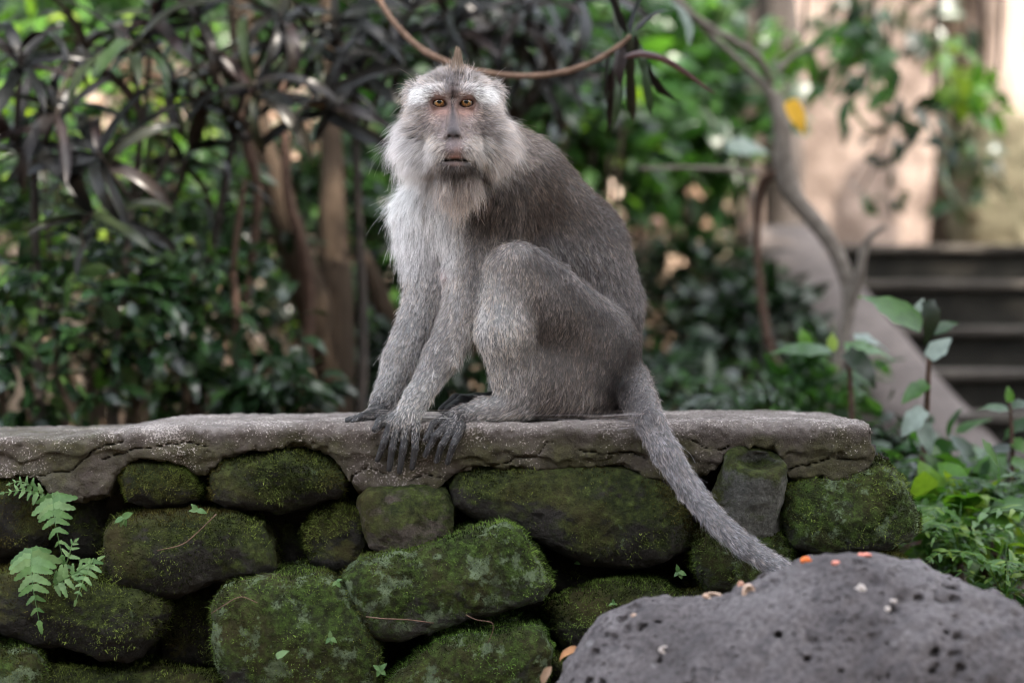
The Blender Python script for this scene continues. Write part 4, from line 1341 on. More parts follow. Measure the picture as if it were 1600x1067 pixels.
def bush(name, label, ctr, rad, nobj, nmass, size, mat, shapes=None, seed=0, group=None, cat='shrub', stems=4, depth=None, up=.5, bark=None, mass_mat=None):
    """Leafy plant: woody stems from the ground, leaves spread through an uneven volume (rad in px)."""
    r = np.random.default_rng(seed)
    shapes = shapes or OVATES
    x, y, Y = ctr
    c = W(x, y, Y); s = sc(Y)
    e = np.array((rad[0] * s, (depth or rad[0] * s * .7), rad[1] * s))
    gz = float(ground_at(c[0], Y))
    root = empty(name, (c[0], Y, gz), label, cat, group)
    ends = []
    for k in range(stems):
        d = norm(r.normal(0, 1, 3)); tip = c + d * e * r.uniform(.4, .8)
        base = np.array((c[0] + r.normal() * .05, Y + r.normal() * .05, gz - .05))
        mid = (base + tip) / 2 + r.normal(0, .06, 3)
        sp = spline(np.array([[*base, .016], [*mid, .011], [*tip, .004]]), 12)
        V, F = tube(sp[:, :3], sp[:, 3], 6, True, .2, k)
        new_obj('stem', mesh('stem', V - np.array(root.location), F), root, bark or BARK)
        ends.append(sp[4:, :3])
    n = nobj + nmass
    d = norm(r.normal(0, 1, (n, 3)))
    rad_ = r.uniform(0, 1, n) ** .45
    P = c + d * e * rad_[:, None]
    P = P + .35 * e * vfield(P, 1.6 / max(e.max(), .05), seed)
    # clumps with gaps between them
    keep = vnoise(P, 2.6 / max(e.max(), .05), seed + 5) > -.38
    P[~keep] = P[r.choice(np.nonzero(keep)[0], (~keep).sum())] + r.normal(0, size * .5, ((~keep).sum(), 3))
    D = norm(d * np.array((1, 1, .5)) + r.normal(0, .55, (n, 3)) + np.array((0, -.1, -.1)))
    R = frames(D, np.array((0, -.25, up + .4)) + r.normal(0, .45, (n, 3)))
    S = size * r.uniform(.6, 1.2, n)
    # foremost leaves are the ones that can be told apart
    order = np.argsort(P[:, 1])
    if nobj:
        ii = order[:nobj]
        leaf_objs(root, shapes, mat, P[ii], R[ii], S[ii])
    if nmass:
        jj = order[nobj:]
        leaf_mass(root, 'foliage', shapes, mass_mat or mat, P[jj], R[jj], S[jj])
    return root


def build_canopy():
    """Tree over the photographer that keeps the wall in shade."""
    r = np.random.default_rng(11)
    root = empty('shade_tree', (4.3, -5.2, 0), 'tall broadleaf tree whose crown shades the wall', 'tree')
    off = np.array(root.location)
    sp = spline(np.array([[4.3, -5.2, -.1, .22], [4.2, -5.0, 1.6, .19], [3.9, -4.6, 3.2, .16], [3.6, -4.0, 5.0, .10]]), 16)
    V, F = tube(sp[:, :3], sp[:, 3], 12, True, .12, 1)
    new_obj('trunk', mesh('trunk', V - off, F), root, BARK)
    cs = []
    for (x, y, z) in ((1.75, -2.8, 5.0), (2.8, -1.3, 5.2), (2.9, -3.2, 5.4), (3.7, -2.0, 5.0), (2.0, -4.2, 5.0), (4.6, -3.6, 5.2), (5.2, -2.0, 5.4), (1.0, -3.4, 5.3), (3.2, -.3, 5.3), (3.8, -5.4, 5.0), (4.6, -.6, 5.3)):
        a = sp[12, :3]; b = np.array((x, y, z))
        s2 = spline(np.array([[*a, .08], [*((a + b) / 2 + np.array((0, 0, .25))), .055], [*b, .02]]), 10)
        V, F = tube(s2[:, :3], s2[:, 3], 7, True, .1, 2)
        new_obj('limb', mesh('limb', V - off, F), root, BARK)
        cs.append(b)
    n = 15000
    cs = np.array(cs)
    P = cs[r.integers(0, len(cs), n)] + r.normal(0, 1, (n, 3)) * np.array((.62, .62, .42))
    D = norm(r.normal(0, 1, (n, 3)) * np.array((1, 1, .5)))
    R = frames(D, np.array((0, 0, 1)) + r.normal(0, .4, (n, 3)))
    leaf_mass(root, 'crown', OVATES, DARKG, P, R, .24 * r.uniform(.7, 1.2, n), None)


def build_sky_block_trees():
    """Unseen trees added on the slope behind and beside the photographer: they close the low sky."""
    for i, (lab, x, y, h, rx) in enumerate((
            ('unseen sky-blocking broad tree on the slope behind the photographer, over the path', -1.6, -7.2, 4.2, 1.9), ('unseen sky-blocking tall tree on the slope behind the photographer, by the shade tree', 1.6, -7.6, 5.0, 2.0),
            ('unseen sky-blocking bushy tree on the slope far behind the boulder', 5.2, -6.6, 4.6, 2.0), ('unseen sky-blocking bushy tree at the bend of the slope', -5.0, -7.4, 2.4, 1.5),
            ('unseen sky-blocking thick tree past the stairs, beyond the boulder', 5.6, -.2, 4.4, 1.7), ('unseen sky-blocking thick tree past the strap-leaved shrubs', -5.2, 1.6, 3.0, 1.4))):
        gz = float(ground_at(x, y))
        root = empty('sky_block_tree', (x, y, gz), lab, 'tree')
        sp = spline(np.array([[x, y, gz - .1, .16], [x + .1, y, gz + h * .3, .12], [x, y + .1, gz + h * .85, .04]]), 12)
        V, F = tube(sp[:, :3], sp[:, 3], 9, True, .1, i)
        new_obj('trunk', mesh('trunk', V - np.array(root.location), F), root, BARK)
        rr = np.random.default_rng(500 + i)
        n = 2600
        d = norm(rr.normal(0, 1, (n, 3)))
        P = np.array((x, y, gz + h * .5)) + d * np.array((rx, rx * .7, h * .5)) * (rr.uniform(0, 1, n) ** .4)[:, None]
        P += .3 * vfield(P, .9, 300 + i)
        R = frames(d + rr.normal(0, .5, (n, 3)), np.array((0, 0, .8)) + rr.normal(0, .4, (n, 3)))
        leaf_mass(root, 'crown', OVATES, DARKG, P, R, .32 * rr.uniform(.6, 1.2, n), None)


def build_background():
    # ---- forked tree and its climber
    tr = empty('forked_tree', (*W(515, 800, 1.9)[:2], float(ground_at(W(515, 800, 1.9)[0], 1.9))), 'brown forked tree trunk standing behind the wall with a thin vine along it', 'tree')
    stem(tr, [(517, 960, 1.9, 38), (516, 760, 1.9, 34), (518, 640, 1.9, 31), (522, 540, 1.9, 31), (524, 470, 1.9, 29), (521, 380, 1.92, 23), (519, 280, 1.95, 20), (516, 160, 2.0, 17), (512, 40, 2.0, 14), (508, -120, 2.0, 11)], BARK, 'trunk', 12, 40)
    stem(tr, [(518, 600, 1.9, 25), (490, 480, 1.86, 27), (462, 390, 1.83, 26), (432, 300, 1.8, 24), (405, 210, 1.8, 22), (385, 110, 1.8, 21), (374, 0, 1.8, 20), (366, -120, 1.8, 18)], BARK, 'limb', 12, 36)
    stem(tr, [(466, 760, 1.75, 8), (468, 650, 1.74, 8), (478, 560, 1.74, 9), (484, 470, 1.74, 9), (470, 380, 1.72, 9), (450, 310, 1.7, 8), (446, 230, 1.7, 7), (440, 120, 1.7, 5)], TWIGR, 'vine', 8, 36)
    off = np.array(tr.location)
    top = W(508, -120, 2.0)
    rr = np.random.default_rng(77)
    sp = spline(np.array([[*top, .022], [top[0] + .1, 2.1, 2.2, .05], [top[0] - .1, 2.4, 3.0, .04], [top[0], 2.6, 4.0, .02]]), 12)
    sp[:, 3] = np.linspace(.022, .016, 12)
    V, F = tube(sp[:, :3], sp[:, 3], 9, True, .1, 1)
    new_obj('trunk_top', mesh('trunk_top', V - off, F), tr, BARK)
    cs = []
    for (x, y, z) in ((-3.2, 2.2, 3.7), (-2.2, 3.4, 4.0), (-1.2, 2.0, 3.8), (-.6, 3.6, 4.2), (.3, 2.4, 3.8), (-2.6, 1.0, 3.8), (-1.4, 4.8, 4.2), (-3.6, 4.2, 4.0), (.6, 4.4, 4.2)):
        a = sp[7, :3]; b = np.array((x, y, z))
        s2 = spline(np.array([[*a, .016], [*((a + b) / 2 + np.array((0, 0, .2))), .013], [*b, .006]]), 10)
        V, F = tube(s2[:, :3], s2[:, 3], 6, True, .1, 2)
        new_obj('limb', mesh('limb', V - off, F), tr, BARK)
        cs.append(b)
    n = 5200; cs = np.array(cs)
    P = cs[rr.integers(0, len(cs), n)] + rr.normal(0, 1, (n, 3)) * np.array((.5, .5, .28))
    P[:, 2] = np.maximum(P[:, 2], 3.0)
    R = frames(norm(rr.normal(0, 1, (n, 3)) * np.array((1, 1, .4))), np.array((0, 0, 1)) + rr.normal(0, .4, (n, 3)))
    leaf_mass(tr, 'crown', OVATES, GREEN, P, R, .2 * rr.uniform(.7, 1.2, n), None)  # unseen crown added above the view to shade the thicket
    # ---- thin stems on that side
    for i, (lab, ctrl, m) in enumerate((
            ('reddish young stem standing just before the forked trunk', [(360, 860, 1.5, 7), (372, 560, 1.5, 7), (392, 420, 1.5, 7), (402, 300, 1.5, 8), (386, 230, 1.5, 9), (377, 175, 1.5, 7)], TWIGR),
            ('slim upright stem with a crooked side twig among dark leaves', [(362, 800, 1.3, 7), (366, 600, 1.3, 6), (370, 510, 1.3, 7), (365, 420, 1.3, 5), (372, 350, 1.3, 5), (384, 280, 1.3, 4)], TWIGR),
            ('dark leaning stem low in the leafy thicket', [(300, 800, 1.6, 7), (330, 600, 1.6, 6), (300, 480, 1.6, 6), (240, 330, 1.6, 5), (230, 200, 1.6, 4)], BARK),
            ('dark curved branch stub beside the monkey\'s white chest', [(625, 520, 2.1, 14), (600, 480, 2.1, 16), (585, 440, 2.1, 15), (568, 405, 2.1, 13), (556, 392, 2.1, 10)], BARK))):
        x, y, Y, _ = ctrl[0]
        b = W(x, y, Y)
        o = empty('bare_stem', (b[0], Y, b[2]), lab, 'stem')
        stem(o, ctrl, m, 'stem', 8, 30)
    # ---- purple-black strap-leaved shrubs
    strap_shrub('purple-black strap-leaved shrub with a pale node, beside the tallest lime leaves', (60, 620), [(34, 72, 1.0), (92, 168, 1.05), (20, 210, 1.1), (-30, 120, 1.1), (130, 60, 1.3)], 1.15, 'strap-leaved shrubs', seed=1)
    strap_shrub('purple-black strap-leaved shrub with arching lilac-sheen leaves over the glossy bush', (190, 640), [(200, 60, 1.1), (152, 238, 1.0), (140, 335, 1.05), (268, 130, 1.25), (300, 230, 1.4), (240, 10, 1.2)], 1.25, 'strap-leaved shrubs', seed=2)
    strap_shrub('purple-black strap-leaved shrub in front of the forked trunk', (330, 650), [(330, 90, 1.4), (398, 128, 1.15), (300, 10, 1.2), (470, 70, 1.3), (440, 20, 1.2)], 1.4, 'strap-leaved shrubs', seed=3)
    strap_shrub('purple-black strap-leaved shrub reaching toward the monkey\'s crown', (545, 660), [(502, 150, 1.2), (560, 110, 1.3), (520, 40, 1.25), (590, 60, 1.4), (640, 10, 1.4)], 1.5, 'strap-leaved shrubs', seed=4)
    strap_shrub('purple-black strap-leaved shrub spreading above the monkey\'s head', (770, 520), [(700, 20, 1.5), (770, 40, 1.6), (830, 0, 1.5), (880, 60, 1.7), (840, 110, 1.8), (740, 70, 1.9), (905, -10, 1.5)], 1.9, 'strap-leaved shrubs', seed=5)
    # hanging sprig at the end of the long twig
    ht = empty('hanging_twig', tuple(W(590, 0, .75)), 'tan arching twig over the monkey with strap leaves drooping at its end', 'branch')
    stem(ht, [(570, -60, .8, 6), (592, 0, .78, 5), (640, 62, .74, 5), (700, 98, .70, 5), (780, 117, .68, 4.6), (860, 117, .66, 4.6), (920, 100, .66, 4.4), (965, 74, .66, 4.4), (985, 56, .66, 3.6)], TWIG, 'twig', 8, 44, .25)
    r = np.random.default_rng(5)
    P, D, U, S = [], [], [], []
    for (x, y, dx, dy, ln) in ((985, 58, .0, 1, .16), (972, 66, -.12, 1, .17), (962, 72, .1, 1, .15), (992, 55, .25, .95, .16), (978, 60, -.3, .9, .12), (985, 55, .1, -1, .12), (980, 52, -.4, -.8, .12), (992, 50, .6, -.7, .11), (955, 78, -.2, 1, .12), (970, 60, -.15, -1, .13), (1000, 70, .15, 1, .13)):
        P.append(W(x, y, .67 + r.uniform(-.02, .03))); D.append((dx, r.uniform(-.3, .3), -dy)); U.append((r.normal(), -1, .2)); S.append(ln)
    leaf_objs(ht, STRAPS[:2], STRAP, np.array(P), frames(np.array(D), np.array(U)), np.array(S))
    # the long leaf that arches from it to a pale tip
    lf = spline(np.array([[*W(968, 92, .66), .007], [*W(1000, 84, .65), .012], [*W(1035, 92, .64), .013], [*W(1070, 112, .64), .011], [*W(1100, 135, .64), .007], [*W(1118, 147, .64), .002]]), 16)
    V = []
    for p in lf:
        for sg in (-1, 0, 1): V.append(p[:3] + np.array((0, .3 * abs(sg), sg * .7)) * p[3] * .7)
    F = [(3 * i + k, 3 * i + k + 3, 3 * i + k + 4, 3 * i + k + 1) for i in range(15) for k in (0, 1)]
    new_obj('leaf', mesh('leaf', np.array(V) - np.array(ht.location), np.array(F)), ht, mat_leaf('leaf_maroon', [(0, (.05, .02, .018)), (1, (.09, .04, .035))], .2, .3, .6))
    # pale drooping leaf near the top of the view
    pd = empty('drooping_leaf', tuple(W(1020, -20, 1.2)), 'long pale grey leaf drooping beside the crooked sapling branches', 'leaf')
    lf = spline(np.array([[*W(1000, -40, 1.2), .004], [*W(1030, -8, 1.18), .012], [*W(1060, 10, 1.16), .016], [*W(1076, 40, 1.15), .014], [*W(1076, 72, 1.15), .003]]), 16)
    V = []
    for p in lf:
        for sg in (-1, 0, 1): V.append(p[:3] + np.array((sg * .75, .35 * abs(sg), sg * -.4)) * p[3])
    new_obj('blade', mesh('blade', np.array(V) - np.array(pd.location), np.array(F)), pd, PALEG)
    # ---- green bushes of the thicket
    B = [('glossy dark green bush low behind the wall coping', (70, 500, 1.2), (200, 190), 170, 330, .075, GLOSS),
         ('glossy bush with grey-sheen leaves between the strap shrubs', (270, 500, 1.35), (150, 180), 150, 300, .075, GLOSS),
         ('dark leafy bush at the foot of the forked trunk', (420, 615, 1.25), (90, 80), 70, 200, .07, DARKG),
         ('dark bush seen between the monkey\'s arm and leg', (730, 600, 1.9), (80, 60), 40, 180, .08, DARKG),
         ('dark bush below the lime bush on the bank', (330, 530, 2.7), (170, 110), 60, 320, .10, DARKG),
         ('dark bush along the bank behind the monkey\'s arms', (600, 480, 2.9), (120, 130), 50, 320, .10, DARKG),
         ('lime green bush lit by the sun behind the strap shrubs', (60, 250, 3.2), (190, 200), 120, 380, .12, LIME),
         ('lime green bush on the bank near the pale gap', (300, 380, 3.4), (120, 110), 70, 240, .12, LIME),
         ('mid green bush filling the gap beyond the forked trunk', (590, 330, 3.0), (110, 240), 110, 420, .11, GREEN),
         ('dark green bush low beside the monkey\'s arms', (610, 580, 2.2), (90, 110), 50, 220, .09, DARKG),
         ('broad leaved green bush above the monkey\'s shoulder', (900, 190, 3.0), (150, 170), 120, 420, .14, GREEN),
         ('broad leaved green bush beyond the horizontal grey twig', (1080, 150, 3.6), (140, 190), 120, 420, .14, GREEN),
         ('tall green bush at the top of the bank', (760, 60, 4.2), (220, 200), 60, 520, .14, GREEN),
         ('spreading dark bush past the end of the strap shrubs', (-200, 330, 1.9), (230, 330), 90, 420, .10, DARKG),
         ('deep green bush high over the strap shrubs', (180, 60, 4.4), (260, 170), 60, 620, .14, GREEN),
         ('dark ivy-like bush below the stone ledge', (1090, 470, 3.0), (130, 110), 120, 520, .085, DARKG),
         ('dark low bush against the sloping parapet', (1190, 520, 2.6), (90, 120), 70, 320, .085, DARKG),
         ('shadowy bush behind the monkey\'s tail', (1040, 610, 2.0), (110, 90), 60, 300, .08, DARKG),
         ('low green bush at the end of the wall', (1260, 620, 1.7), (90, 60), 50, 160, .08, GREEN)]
    for i, (lab, c, rd, no, nm, sz, m) in enumerate(B):
        bush('leafy_bush', lab, c, rd, no, nm, sz, m, seed=100 + i)
    SUNSPOT = mat_leaf('leaf_sunspot', [(0, (.34, .22, .15)), (.5, (.50, .36, .27)), (1, (.62, .50, .42))], .35, .55, .35)  # pale leaves stand in for sunlit surfaces seen through gaps
    bush('sunspot_bush', 'pale tan bush standing in for the sunlit gap beside the forked trunk', (458, 225, 3.0), (42, 85), 70, 60, .10, SUNSPOT, seed=150)
    bush('sunspot_bush', 'pale bush standing in for sunlit spots behind the purple strap leaves', (215, 150, 3.3), (60, 80), 60, 40, .12, SUNSPOT, seed=151)
    bush('sunspot_bush', 'sparse pale bush standing in for sun flecks low in the glossy thicket', (200, 500, 2.1), (190, 140), 90, 0, .05, SUNSPOT, seed=152)
    bush('sunspot_bush', 'sparse pale sprigs standing in for sun flecks at the foot of the slim stems', (400, 540, 2.0), (120, 110), 34, 0, .045, SUNSPOT, seed=153)
    bush('sunspot_bush', 'pale leaves standing in for sunlit spots beneath the broad leaved bush by the ledge', (1040, 330, 4.3), (80, 45), 36, 20, .12, SUNSPOT, seed=154)
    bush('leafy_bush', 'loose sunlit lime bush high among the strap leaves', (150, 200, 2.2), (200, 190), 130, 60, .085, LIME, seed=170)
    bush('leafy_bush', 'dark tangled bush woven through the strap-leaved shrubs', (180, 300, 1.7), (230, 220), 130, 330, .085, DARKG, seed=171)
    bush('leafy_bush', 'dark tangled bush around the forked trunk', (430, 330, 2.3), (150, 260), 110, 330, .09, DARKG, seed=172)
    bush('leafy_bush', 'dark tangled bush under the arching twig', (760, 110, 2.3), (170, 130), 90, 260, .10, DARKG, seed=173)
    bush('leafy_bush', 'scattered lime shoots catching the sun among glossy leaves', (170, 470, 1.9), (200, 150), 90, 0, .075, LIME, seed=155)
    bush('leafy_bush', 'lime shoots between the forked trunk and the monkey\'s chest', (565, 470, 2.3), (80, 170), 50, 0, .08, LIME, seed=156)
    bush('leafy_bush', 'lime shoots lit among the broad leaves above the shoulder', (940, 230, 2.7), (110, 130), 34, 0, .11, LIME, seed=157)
    # ---- far trees closing the view
    for i, (lab, x, Y, h, m) in enumerate((
            ('leafy tree far up the bank above the strap shrubs', -350, 7.2, 3.2, GREEN), ('pale green tree on the hill beyond the lime bush', 60, 7.8, 3.4, LIME),
            ('dense tree on the hill beyond the forked trunk', 420, 7.4, 3.0, GREEN), ('dark dense tree on the hill beyond the monkey', 760, 7.9, 3.4, DARKG),
            ('rounded green tree on the hill beside the temple wall', 1080, 7.6, 3.2, GREEN))):
        b = W(x, 300, Y)
        gz = float(ground_at(b[0], Y))
        root = empty('hill_tree', (b[0], Y, gz), lab, 'tree')
        sp = spline(np.array([[b[0], Y, gz - .1, .10], [b[0] + .1, Y, gz + h * .3, .08], [b[0], Y + .1, gz + h * .8, .03]]), 12)
        V, F = tube(sp[:, :3], sp[:, 3], 9, True, .1, i)
        new_obj('trunk', mesh('trunk', V - np.array(root.location), F), root, BARK)
        rr = np.random.default_rng(300 + i)
        n = 2300
        d = norm(rr.normal(0, 1, (n, 3)))
        P = np.array((b[0], Y, gz + h * .5)) + d * np.array((1.05, .7, h * .55)) * (rr.uniform(0, 1, n) ** .4)[:, None]
        P += .3 * vfield(P, .9, 300 + i)
        R = frames(d + rr.normal(0, .5, (n, 3)), np.array((0, -.3, .8)) + rr.normal(0, .4, (n, 3)))
        leaf_mass(root, 'crown', OVATES, m, P, R, .17 * rr.uniform(.6, 1.2, n), None)
    # ---- big trunks before the temple wall
    for lab, ctrl, m in (('grey shaded tree trunk beside the sunlit wall', [(1226, 480, 4.2, 34), (1224, 330, 4.2, 33), (1222, 200, 4.2, 33), (1216, 80, 4.2, 34), (1210, -60, 4.2, 35)], BARKG),
                         ('brown tree trunk between the sunlit wall and the pillar', [(1478, 420, 5.6, 34), (1480, 330, 5.6, 27), (1488, 200, 5.6, 24), (1492, 80, 5.6, 24), (1494, -60, 5.6, 24)], BARK)):
        x, y, Y, _ = ctrl[0]
        o = empty('tree_trunk', tuple(W(x, y, Y)), lab, 'tree')
        stem(o, ctrl, m, 'trunk', 14, 24, .12)
    # ---- sapling with grey crooked stems
    sg = empty('crooked_sapling', tuple(W(1292, 700, 1.9)), 'crooked bare sapling with forked grey stems and one yellow leaf', 'sapling')
    for nm, ctrl, m in (('stem', [(1282, 760, 1.9, 12), (1292, 660, 1.9, 12), (1310, 560, 1.9, 12), (1326, 480, 1.9, 14), (1318, 420, 1.9, 15), (1288, 365, 1.9, 16), (1245, 315, 1.9, 18), (1226, 270, 1.9, 21), (1222, 210, 1.9, 20), (1214, 160, 1.9, 15), (1180, 120, 1.9, 8), (1140, 82, 1.88, 7), (1100, 44, 1.86, 7), (1050, -10, 1.85, 6)], TWIGG),
                        ('branch', [(1326, 480, 1.9, 12), (1342, 430, 1.88, 11), (1350, 390, 1.87, 8), (1364, 366, 1.86, 6), (1384, 354, 1.86, 5)], TWIGG),
                        ('branch', [(1250, 700, 1.95, 9), (1222, 600, 1.95, 9), (1198, 520, 1.95, 9), (1186, 430, 1.95, 8), (1183, 350, 1.95, 8), (1190, 290, 1.93, 10), (1216, 268, 1.9, 12)], TWIGR),
                        ('branch', [(1206, 130, 1.9, 7), (1185, 92, 1.85, 8), (1150, 66, 1.8, 8), (1110, 44, 1.78, 7), (1070, 15, 1.75, 7), (1040, -20, 1.74, 6)], TWIGG),
                        ('branch', [(1186, 272, 1.9, 6), (1120, 264, 1.85, 5), (1060, 262, 1.82, 4), (1000, 264, 1.8, 4)], TWIGG),
                        ('branch', [(1215, 110, 1.9, 7), (1245, 84, 1.9, 6), (1275, 74, 1.9, 4)], TWIGG)):
        ctrl = [(*c_[:3], c_[3] * .78) for c_ in ctrl]
        stem(sg, ctrl, m, nm, 9, 34, .2)
    leaf_objs(sg, [HEARTS[0]], YELLOW, np.array([W(1232, 158, 1.82)]), frames(np.array([(.5, -.1, -.9)]), np.array([(.4, -1, .2)])), np.array([.085]))[0]['label'] = 'bright yellow leaf'
    # pale broad leaf that hangs beside the grey trunk
    pl = empty('pale_leaf_shoot', tuple(W(1150, 330, 2.3)), 'shoot with a single broad pale grey leaf beside the crooked sapling', 'plant')
    stem(pl, [(1185, 420, 2.3, 4), (1180, 320, 2.3, 4), (1150, 240, 2.3, 3)], TWIGG, 'stem', 6)
    leaf_objs(pl, [HEARTS[1]], PALEG, np.array([W(1135, 232, 2.3)]), frames(np.array([(1, -.1, .1)]), np.array([(.1, -.75, .7)])), np.array([.115]))
    # long hanging grey leaf at the top edge
    # ---- sprays of leaves before the sunlit wall
    SP = [('dark green leafy spray against the sunlit wall', (1340, 90, 2.6), (75, 70), 46, .10, GREEN), ('bright green drooping leaves beside the brown trunk', (1500, 120, 3.0), (30, 60), 20, .10, LIME), ('dark leaf cluster hanging under the sunlit spray', (1440, 190, 2.9), (60, 40), 24, .10, DARKG),
          ('lime leaves beside the grey shaded trunk', (1245, 65, 2.6), (40, 20), 10, .10, LIME), ('thin twig with small leaves low before the sunlit wall', (1370, 250, 3.2), (50, 70), 16, .07, DARKG), ('few green leaves beside the mossy block', (1545, 140, 3.0), (50, 40), 14, .09, LIME), ('dark leafy spray that mottles the sunlit wall with shade', (1400, 40, 4.6), (110, 60), 60, .13, DARKG), ('dim spray beside the broad pale trunk', (1520, 260, 4.4), (50, 60), 26, .11, DARKG)]
    for i, (lab, c, rd, no, sz, m) in enumerate(SP):
        r2 = np.random.default_rng(700 + i)
        o = empty('leafy_spray', tuple(W(c[0] + rd[0] * .4, c[1] - rd[1] - 160, c[2])), lab, 'branch')
        tips = []
        stem(o, [(c[0] + rd[0] * .4, c[1] - rd[1] - 160, c[2], 4), (c[0] + rd[0] * .3, c[1] - rd[1], c[2], 3), (c[0], c[1], c[2], 2.4), (c[0] - rd[0] * .5, c[1] + rd[1] * .7, c[2], 1.4)], BARK, 'twig', 6)
        u = r2.uniform(0, 1, no)
        P = np.array([W(c[0] + (a * 2 - 1) * rd[0], c[1] + (b * 2 - 1) * rd[1], c[2] + r2.uniform(-.12, .12)) for a, b in r2.uniform(0, 1, (no, 2))])
        D = np.stack([r2.normal(0, .8, no), r2.normal(0, .4, no), -.6 + r2.normal(0, .5, no)], 1)
        leaf_objs(o, OVATES, m, P, frames(D, np.array((0, -.6, .6)) + r2.normal(0, .4, (no, 3))), sz * r2.uniform(.7, 1.2, no))
    # ---- seedlings with big soft leaves beyond the end of the wall
    def seedling(lab, ctrl, leaves, m2=TWIGR):
        x, y, Y, _ = ctrl[0]
        o = empty('broadleaf_seedling', tuple(W(x, y, Y)), lab, 'plant')
        stem(o, ctrl, m2, 'stem', 7, 20)
        for (x, y, Y, dx, dy, dz, ux, uy, uz, s_, mm, sh) in leaves:
            leaf_objs(o, [HEARTS[sh]], mm, np.array([W(x, y, Y)]), frames(np.array([(dx, dz, -dy)]), np.array([(ux, uy, uz)])), np.array([s_]))
    seedling('seedling with one large upright bright green leaf beyond the coping end', [(1436, 900, .75, 6), (1440, 760, .75, 6), (1448, 640, .75, 5), (1452, 545, .75, 4)],
             [(1440, 512, .75, -.9, -.62, .1, .45, -.75, .55, .125, LIME, 0), (1448, 470, .75, .25, 1, -.1, .7, -1, .1, .085, DARKG, 2), (1432, 500, .8, .3, -.9, .1, -.2, -1, .1, .045, PALEG, 0), (1452, 560, .72, .6, -.7, 0, -.5, -1, .3, .06, PALEG, 1),
              (1455, 520, .78, 1, -.5, .1, 0, -.6, .8, .055, GREEN, 0), (1450, 600, .74, -.8, .35, -.1, .2, -.6, .9, .06, GREEN, 1), (1445, 640, .73, -.7, .6, -.1, .2, -.7, .8, .065, PALEG, 1), (1442, 700, .75, .7, .5, -.1, -.2, -.7, .7, .07, GREEN, 2), (1440, 660, .73, .3, 1, -.2, .2, -1, .3, .06, PALEG, 0)])
    seedling('seedling with wide flat green leaves spread over the wall end', [(1330, 800, .95, 5), (1332, 680, .95, 5), (1328, 590, .95, 4), (1325, 552, .95, 3)],
             [(1320, 545, .95, 1, -.05, -.1, 0, -.42, .9, .10, GREEN, 1), (1300, 552, .93, -1, -.12, -.1, 0, -.35, .9, .13, GREEN, 0), (1322, 550, .9, .8, .6, -.4, 0, -.7, .8, .09, DARKG, 2), (1262, 545, .97, -.3, -1, 0, 0, -1, .2, .045, LIME, 0), (1300, 548, 1.0, .1, -.9, .3, 0, -1, .3, .04, LIME, 0), (1335, 528, .99, 1, .1, 0, 0, -.4, .9, .075, PALEG, 1)])
    seedling('small seedling with narrow leaves before the sloping parapet', [(1578, 860, .7, 4), (1582, 740, .7, 4), (1580, 660, .7, 3), (1578, 630, .7, 2)],
             [(1576, 640, .7, -1, -.15, -.1, 0, -.5, .9, .055, GREEN, 0), (1580, 636, .7, .9, -.3, 0, 0, -.5, .9, .05, GREEN, 1), (1582, 700, .7, -1, .05, -.1, 0, -.5, .9, .055, DARKG, 0), (1580, 690, .7, .6, .2, -.2, 0, -.8, .6, .05, GREEN, 2), (1578, 628, .7, -.1, -1, 0, 0, -1, 0, .03, LIME, 0), (1580, 720, .68, .9, .3, -.2, 0, -.6, .8, .05, GREEN, 0)])
    bush('leafy_bush', 'large soft bright leaves spilling past the end stone', (1490, 800, .5), (60, 60), 36, 0, .10, LIME, shapes=HEARTS, seed=175, cat='weed')
    bush('leafy_bush', 'large mid green leaves at the parapet foot', (1560, 760, .75), (60, 70), 34, 0, .10, GREEN, shapes=HEARTS, seed=176, cat='weed')
    bush('leafy_bush', 'bright low weeds crowding between boulder and parapet', (1530, 840, .55), (90, 75), 90, 0, .075, LIME, seed=160, cat='weed')
    bush('leafy_bush', 'mid green weeds under the upright bright leaf', (1460, 750, .95), (70, 80), 70, 0, .085, GREEN, seed=161, cat='weed')
    bush('leafy_bush', 'dark weeds in the corner behind the coping end', (1400, 700, 1.2), (50, 50), 50, 60, .06, DARKG, seed=162, cat='weed')
    bush('leafy_bush', 'pale green weeds low beside the boulder shoulder', (1580, 930, .3), (60, 40), 50, 0, .045, GREEN, seed=163, cat='weed')
    # ---- ferny ground plants at the end of the wall
    GP = [('bright green fern tuft touching the boulder', (1500, 850, .35), 11, LIME, .16), ('green fern tuft at the foot of the narrow seedling', (1575, 790, .55), 11, GREEN, .16), ('pale green fern tuft low beside the boulder', (1570, 905, .25), 10, LIME, .15), ('green fern tuft under the overhanging end stone', (1440, 900, .45), 10, GREEN, .16),
          ('shadowy fern behind the tail', (1070, 690, 1.3), 11, DARKG, .26), ('dark fern on the bank under the ivy bush', (1150, 640, 1.7), 10, GREEN, .26), ('fern tuft in front of the parapet foot', (1520, 760, .9), 10, GREEN, .17), ('fern tuft behind the coping end', (1400, 760, .8), 9, DARKG, .16)]
    for i, (lab, c, nf, m, ln) in enumerate(GP):
        fern(lab, c, nf, m, ln, 800 + i)


PINNA = [leaf_shape('pinna', 16, .35, .12, .42, .1, 60), leaf_shape('pinna', 16, .5, .1, .38, -.1, 61)]
TUFTP = [leaf_shape('ovate', 5, .4, .15, .26, .1, 62), leaf_shape('ovate', 5, .6, .15, .24, -.1, 63)]


